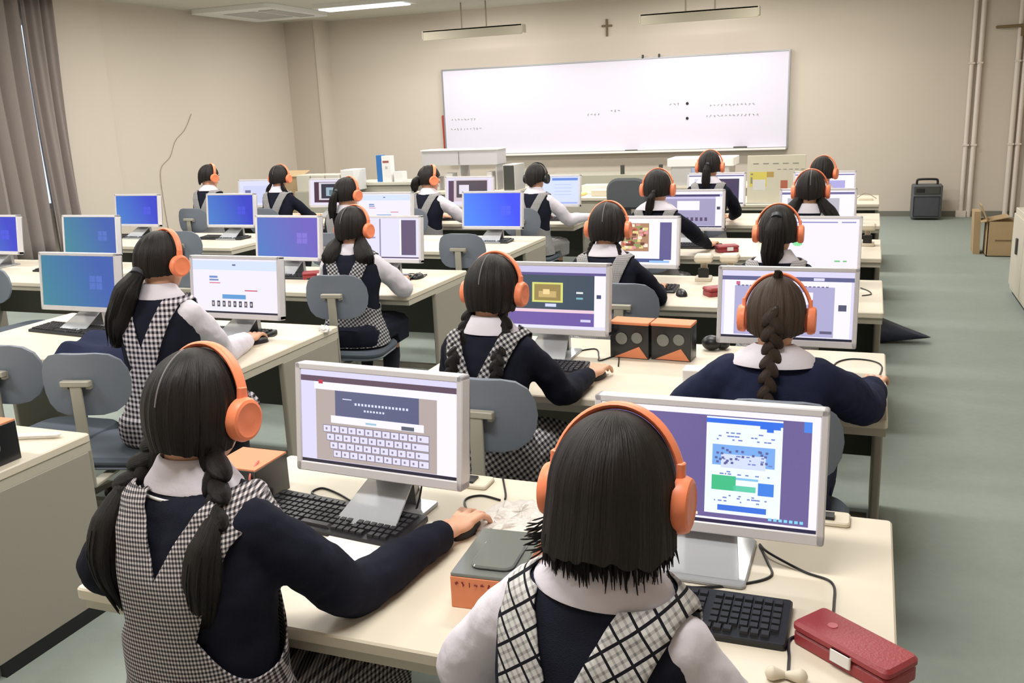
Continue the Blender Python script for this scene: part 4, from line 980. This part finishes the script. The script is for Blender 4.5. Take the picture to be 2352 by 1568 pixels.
person('K', (-2.50, 2.78, 1.195), 'person with low thick ponytail, white sleeves and bold-check pinafore', top='shirt', check=plK, style=('pony', -.045, .26, .050, -.12, -.02), rz=2, hyaw=-16, lean=.05,
       rhand=(-2.515, 3.29, T+.030), elb=(-2.45, 3.0, .668), vox=.008, hands=.0045, hp_label=HPN+'the white-sleeved person at the left', puff=1.12, chair_lb='grey chair with bracket behind the white-sleeved person', chair_at=(-2.64, 2.62, 14))
person('L', (-2.55, 4.28, 1.125), 'person with two bunches and white sleeves before the split-page monitor', top='shirt', check=plC, style=('pigtails', .125, .043, .045, -.03), rz=8, skm=navy_m, hyaw=-16, lean=.05,
       hp_label=HPN+'the person before the split-page monitor', chair_lb='chair under the person before the split-page monitor')
person('M', (-3.49, 5.82, 1.165), 'person with a long ponytail behind the blue-violet monitor, middle block', style=('pony', .01, .20, .028, -.04, -.01), hyaw=-16, hp_label=HPN+'the long-ponytail person in the middle block',
       chair_lb='chair under the long-ponytail person in the middle block')
person('N', (-5.91, 7.36, 1.195), 'short-haired person farthest left in the rear row', style=('short',), hyaw=-28, hp_label=HPN+'the farthest left person', chair_lb='chair under the farthest left person')
person('O', (-5.12, 7.36, 1.175), 'dark-haired person with grey V-shaped straps, second from left in the rear row', style=('pigtails', .13, .022, .05, .02), hp_label=HPN+'the second person from left in the rear row',
       chair_lb='chair under the second person from left in the rear row')
person('P', (-3.58, 7.36, 1.145), 'person in white sleeves with ruffled hair looking right, rear row', top='shirt', check=plG, style=('pony', .0, .11, .034, -.04, 0), hyaw=-38, rz=-10, rhand=(-3.30, 7.70, T+.03),
       hp_label=HPN+'the rear person looking right', chair_lb='chair under the rear person looking right')
person('Q', (-2.60, 7.36, 1.145), 'person in white sleeves reaching right, wearing black headphones, rear row', top='shirt', check=plG, style=('short',), rz=-6, rhand=(-2.18, 7.62, T+.05), elb=(-2.36, 7.45, .67),
       hp='black', hp_label='black headphones on the person reaching right in the rear row', chair_lb='chair under the person with black headphones')
for x, y, a, lb in ((-3.03, 2.66, 4, 'empty grey chair pulled out, lower left behind the carton'), (-2.63, 4.28-.04, 0, ''), (-4.86, 4.18, -6, 'empty grey chair cut by the left edge, third row'), (-2.49, 5.74, 0, 'empty grey chair before the bright blue monitor'),
                    (-4.78, 5.74, 4, 'empty grey chair behind the white-sleeved person\'s head'), (-3.42, 4.22, 0, 'empty grey chair before the blue-violet idle monitor')):
    if lb: chair(x, y, a, lb)
# navy jacket lying over the table edge, left
jr = []
for i in range(17):
    f = i/16; row = []
    for j in range(13):
        g = j/12; x = -3.30+.46*g+.05*math.sin(f*5); y = 2.80+.52*f
        z = T+.05+.018*math.sin(g*9+f*4)+.015*math.sin(f*11-g*5)
        if y < YF(2)-.0+.03: z = T+.045-(YF(2)+.03-y)*.9
        row.append(V((x, y, z)))
    jr.append(row)
tag(MB().loft(jr, closed=False, cap=False).obj('folded_jacket', navyb_m, mods=[('SOLIDIFY', dict(thickness=.045, offset=-1)), ('SUBSURF', dict(levels=1, render_levels=1))]), 'navy jacket laid over the table front edge left of the white-sleeved person', 'jacket')
# bag on the floor at the aisle
bg = MB(); rings = []
for i in range(12):
    f = i/11; r = .17*(1-f)**.7+.01; rings.append([V((-.05+.36*f+.02*math.sin(j), r*math.cos(2*PI*j/20)*.8, max(.0, .09+.10*(1-f)*math.sin(2*PI*j/20)-.05*f))) for j in range(20)])
bg.loft(rings); tag(bg.obj('floor_bag', mat('bag_navy', (38, 44, 62), .6, bump=.4, bscale=40), loc=(.09, 6.40, 0)), 'dark navy bag lying on the floor beside the right tables', 'bag')

# ---------------------------------------------------------------- right side and back of the room
t = empty('speaker_box', (.68, 13.06, 0), 'grey portable speaker with handle on the floor by the back wall', 'speaker')
MB().rbox((-.18, -.14, .02), (.18, .14, .44), .03, e=.012).obj('cabinet', mat('amp_grey', (92, 95, 98), .6), t)
MB().rbox((-.155, -.15, .05), (.155, -.138, .30), .02).obj('speaker_grille', mat('grille_grey', (70, 73, 78), .8, bump=.5, bscale=250), t)
MB().rbox((-.15, -.148, .33), (.15, -.138, .42), .01).rbox((-.13, -.152, .35), (-.03, -.147, .40), .004, 1).obj('control_panel', [dark_m, black_m], t)
MB().tube(spline([(-.12, 0, .43), (-.12, 0, .485), (-.09, 0, .505), (.09, 0, .505), (.12, 0, .485), (.12, 0, .43)], 4), .014).obj('handle', black_m, t)
t = empty('cardboard_box', (1.22, 10.18, 0), 'open brown cardboard box on the floor by the right wall', 'box')
MB().box((-.13, -.14, 0), (.13, .16, .008)).box((-.13, -.14, 0), (.13, -.132, .34)).box((-.13, .152, 0), (.13, .16, .34)).box((-.13, -.14, 0), (-.122, .16, .34)).box((.122, -.14, 0), (.13, .16, .34)).obj('carton', card_m, t, smooth=False)
MB().box((-.12, -.13, .34), (.13, .14, .348), M=TR(0, 0, .02)@RY(-12)).obj('top_flap', card_m, t, smooth=False)
MB().box((-.008, -.13, 0), (0, .13, .17), M=TR(-.13, 0, .34)@RY(-22)).obj('side_flap', card_m, t, smooth=False)
MB().box((-.06, -.142, .15), (.08, -.139, .165)).obj('tape_mark', mat('tape_brown', (120, 96, 66), .6), t, smooth=False)
t = empty('flat_carton', (1.02, 10.35, 0), 'upright folded carton leaning beside the open cardboard box', 'box')
MB().box((-.03, -.16, 0), (.03, .1, .42), M=RY(-2)).obj('carton', card_m, t, smooth=False)
t = empty('storage_cabinet', (1.42, 7.62, 0), 'cream low storage cabinet at the right edge of the photo', 'cabinet')
MB().rbox((-.34, -.62, .04), (.34, .60, .68), .01).box((-.32, -.6, 0), (.32, .58, .04), 1).obj('cabinet_body', [mat('cabinet_cream', (206, 198, 182), .5), black_m], t)
MB().rbox((-.352, -.60, .08), (-.341, -.01, .64), .004, axis=0).obj('door', mat('cabinet_cream', (206, 198, 182), .5), t)
MB().rbox((-.352, .01, .08), (-.341, .58, .64), .004, axis=0).obj('door', mat('cabinet_cream', (206, 198, 182), .5), t)
MB().rbox((-.366, .25, .36), (-.352, .30, .48), .004).obj('door_handle', dark_m, t)
t = empty('display_cabinet', (1.47, 7.55, .682), 'upper cream cabinet with white front standing on the low cabinet', 'cabinet')
MB().rbox((-.28, -.5, 0), (.29, .42, .85), .01).obj('cabinet_body', mat('cabinet_cream', (206, 198, 182), .5), t)
MB().rbox((-.292, -.48, .25), (-.281, .40, .8), .004, axis=0).obj('door', white_m, t)

# row of teacher's equipment between the last tables and the board
def rect(name, a, b, m, label, cat, group=None, r=.006, **k): return tag(MB().rbox(a, b, r).obj(name, m, **k), label, cat, group)
t = empty('drawer_cabinet', (-5.35, 9.95, 0), 'grey drawer cabinet topped with cartons, rear left', 'cabinet')
MB().rbox((-.42, -.15, 0), (.42, .25, .78), .006).obj('cabinet_body', mat('cabinet_grey', (176, 172, 158), .5), t)
MB().rbox((-.44, -.18, .78), (.44, .27, .815), .006).obj('cabinet_top', mat('cabinet_top', (206, 202, 188), .5), t)
for z in (.62, .42, .22): MB().rbox((-.40, -.165, z), (.40, -.15, z+.14), .004).obj('drawer', mat('cabinet_grey', (176, 172, 158), .5), t)
t = empty('software_box', (-5.37, 9.86, .815), 'tall blue and white box standing on the grey drawer cabinet', 'box')
MB().rbox((-.085, -.05, 0), (-.015, .05, .31), .002).obj('blue_side', mat('blue_print', (46, 110, 178), .5), t)
MB().rbox((-.014, -.05, 0), (.10, .05, .30), .002).obj('white_side', white_m, t)
MB().box((.0, -.0512, .22), (.08, -.05, .245)).box((.03, -.0512, .15), (.06, -.05, .18), 1).obj('printed_mark', [mat('print_brown', (160, 90, 84), .6), grey_m], t, smooth=False)
rect('white_carton', (-5.24, 9.82, .815), (-5.13, 9.95, .93), white_m, 'small white carton right of the tall blue and white box', 'box')
t = empty('clear_bins', (-6.05, 9.6, .0), 'low grey cabinet holding clear plastic bins, rear left', 'cabinet')
MB().rbox((-.33, -.15, 0), (.33, .25, .74), .006).obj('cabinet_body', mat('cabinet_grey', (176, 172, 158), .5), t)
for i in range(3): tag(MB().rbox((-6.36+.2*i, 9.48, .742), (-6.18+.2*i, 9.76, .93), .01).obj('plastic_bin', mat('bin_clear', (214, 210, 196), .3, alpha=.9)), ['leftmost clear plastic bin on the rear cabinet', 'middle clear plastic bin on the rear cabinet', 'right clear plastic bin on the rear cabinet'][i], 'bin', 'clear plastic bins')
rect('white_printer', (-5.80+.03, 9.5, .742), (-5.56+.0-.03, 9.8, .98), white_m, 'white printer left of the blue and white box', 'printer', r=.02)
t = empty('cardboard_box', (-6.62, 9.9, 0), 'tall brown cardboard box on the floor behind the rear left people', 'box')
MB().rbox((-.18, -.15, 0), (.16, .15, .90), .003).obj('carton', card_m, t)
MB().box((-.16, -.20, .0), (.17, .0, .006), M=TR(0, -.14, .90)@RX(18)@TR(0, .18, 0)).obj('top_flap', card_m, t, smooth=False)
# teacher desks
def tdesk(x0, x1, y0, y1, h, label, m=mat('desk_grey', (186, 180, 164), .5)):
    t = empty('teacher_desk', ((x0+x1)/2, (y0+y1)/2, 0), label, 'desk', 'desks in front of the whiteboard'); a, b = (x1-x0)/2, (y1-y0)/2
    MB().rbox((-a, -b, h-.03), (a, b, h), .008).obj('desktop', table_m, t)
    for s in (-1, 1): MB().rbox((s*a-(.0 if s < 0 else .03), -b+.02, 0), (s*a+(.03 if s < 0 else .0), b-.02, h-.03), .004).obj('side_panel', panel_m, t)
    MB().box((-a+.03, -b+.04, .15), (a-.03, -b+.06, h-.03)).obj('front_panel', m, t, smooth=False)
tdesk(-4.85, -3.62, 9.5, 10.1, .72, 'teacher desk carrying the wide grey shelf unit')
tdesk(-3.5, -2.2, 8.95, 9.6, .70, 'teacher desk with stacked papers at the centre rear')
tdesk(-2.1, -.72, 9.95, 10.5, .72, 'teacher desk with the copier, rear right')
t = empty('desk_shelf', (-4.32, 9.8, .72), 'wide grey shelf unit standing on the rear desk', 'shelf')
MB().rbox((-.46, -.14, .28), (.46, .14, .44), .006).obj('upper_box', mat('shelf_grey', (196, 194, 196), .5), t)
MB().rbox((-.47, -.15, .44), (.47, .15, .455), .006).obj('shelf_top', white_m, t)
for x in (-.45, 0, .44): MB().box((x-.008, -.13, 0), (x+.008, .13, .28)).obj('upright', grey_m, t, smooth=False)
MB().box((-.001, -.146, .29), (.001, -.14, .43)).obj('seam', dark_m, t, smooth=False)
for i, (x, wv, h, m, lb) in enumerate(((-4.66, .12, .15, grey_m, 'grey device in the left bay of the shelf unit'), (-4.48, .10, .19, white_m, 'white device in the shelf unit'), (-4.14, .14, .12, dark_m, 'dark device in the right bay of the shelf unit'), (-3.98, .07, .2, white_m, 'white cup-shaped device in the right bay of the shelf unit'))):
    rect('shelf_device', (x-wv/2, 9.70, .722), (x+wv/2, 9.85, .72+h), m, lb, 'device', r=.015)
t = empty('tower_computer', (-3.70, 9.75, .72), 'dark desktop tower right of the grey shelf unit', 'computer')
MB().rbox((-.07, -.16, 0), (.07, .16, .28), .006).obj('tower_case', grey_m, t)
MB().rbox((-.06, -.168, .01), (.06, -.16, .27), .006).obj('front_face', dark_m, t)
for i, (x, y, h, m, lb) in enumerate(((-2.86, 9.2, .02, mat('yellow_folder', (226, 208, 120), .6), 'yellow folder on the rear desk'), (-2.7, 9.25, .05, white_m, 'stack of white papers on the rear desk'), (-2.5, 9.2, .035, beige_m, 'beige paper stack on the rear desk'))):
    rect('paper_stack', (x-.13, y-.10, .702), (x+.13 if i < 2 else x+.06, y+.1, .702+h+.01*i), m, lb, 'papers', r=.003) if i != 1 else rect('paper_stack', (-2.80, 9.34, .702), (-2.56, 9.52, .79), m, lb, 'papers', r=.003)
for i, (x, lb) in enumerate(((-3.12, 'left dark bracket standing below the whiteboard'), (-2.60, 'right dark bracket standing below the whiteboard'))):
    rect('stand_post', (x-.022, 12.3, 0), (x+.022, 12.36, .80), dark_m, lb, 'stand', r=.004)
rect('bench_top', (-4.2, 12.2, 0), (-1.75, 12.9, .68), mat('bench_grey', (170, 166, 148), .6), 'long low grey bench below the whiteboard', 'bench')
t = empty('office_chair', (-2.06, 8.30, 0), 'dark grey office chair with wide back, centre rear', 'chair')
m = MB().rbox((-.19, -.03, .66), (.19, .03, .94), .11, axis=1, e=.02, n=6); m.obj('backrest', mat('office_dark', (78, 82, 86), .8), t)
MB().rbox((-.22, -.44, .40), (.22, .0, .47), .08, e=.02).obj('seat', mat('office_dark', (78, 82, 86), .8), t)
MB().rbox((-.03, -.0, .42), (.03, .035, .75), .005).disc((0, -.22, .05), (0, 0, 1), [(.03, 0), (.03, .36)]).obj('column', dark_m, t)
for k in range(5): MB().tube([(0, -.22, .07), (.25*math.cos(1.26*k), -.22+.25*math.sin(1.26*k), .035)], [.022, .018]).obj('base_arm', dark_m, t)
t = empty('copier', (-1.68, 10.22, .72), 'white and blue copier on the rear right desk', 'copier')
MB().rbox((-.32, -.24, 0), (.30, .22, .20), .02).obj('copier_body', grey_m, t)
MB().rbox((-.36, -.25, .20), (.34, .23, .285), .03).obj('copier_lid', white_m, t)
MB().rbox((-.10, -.246, .05), (.22, -.24, .19), .006).obj('front_door', mat('copier_blue', (160, 176, 204), .5), t)
t = empty('notice_board', (-.83, 9.12, .302), 'cream notice board with yellow tables standing on the last right table', 'notice'); t.scale = (.8, .8, .8)
MB().rbox((-.33, -.012, .40), (.33, .012, .96), .004).obj('sheet', mat('notice_cream', (222, 216, 196), .7), t)
NM = [mat('notice_yellow', (232, 218, 110), .7), white_m, mat('notice_ochre', (196, 164, 92), .7), mat('notice_red', (190, 110, 88), .7), mat('print_grey', (150, 150, 140), .7)]
def nr(x0, z0, x1, z1, mi): MB().box((-.33+.66*x0, -.0125-.0008*(mi+1), .40+.56*z0), (-.33+.66*x1, -.0125, .40+.56*z1)).obj('printed_patch', NM[mi], t, smooth=False)
nr(.04, .35, .34, .66, 0); nr(.10, .28, .32, .50, 1); nr(.34, .55, .46, .66, 2); nr(.58, .30, .70, .48, 3)
for k in range(5): nr(.1+.17*k, .82, .2+.17*k, .84, 4); nr(.52+.1*k, .70, .58+.1*k, .715, 4)
nr(.06, .60, .10, .63, 4); nr(.06, .42, .09, .55, 4)
for x in (-.25, .25): MB().tube([(x, .02, .75), (x, .14, .405)], .008).obj('easel_leg', alu_m, t)
MB().rbox((-.34, -.03, .3985), (.34, .03, .405), .002).obj('easel_ledge', alu_m, t)
rect('desk_clutter', (-.10, 9.35, T), (.03, 9.42, T+.02), beige_m, 'beige stapler on the sixth row table end', 'stapler', r=.004)
cable([(-.12, 9.5), (-.05, 9.52, T+.05), (0.0, 9.46, T+.045), (.06, 9.45, T+.01)], 'brownish cable coil on the farthest right table', m=mat('brown_metal', (120, 100, 70), .6))
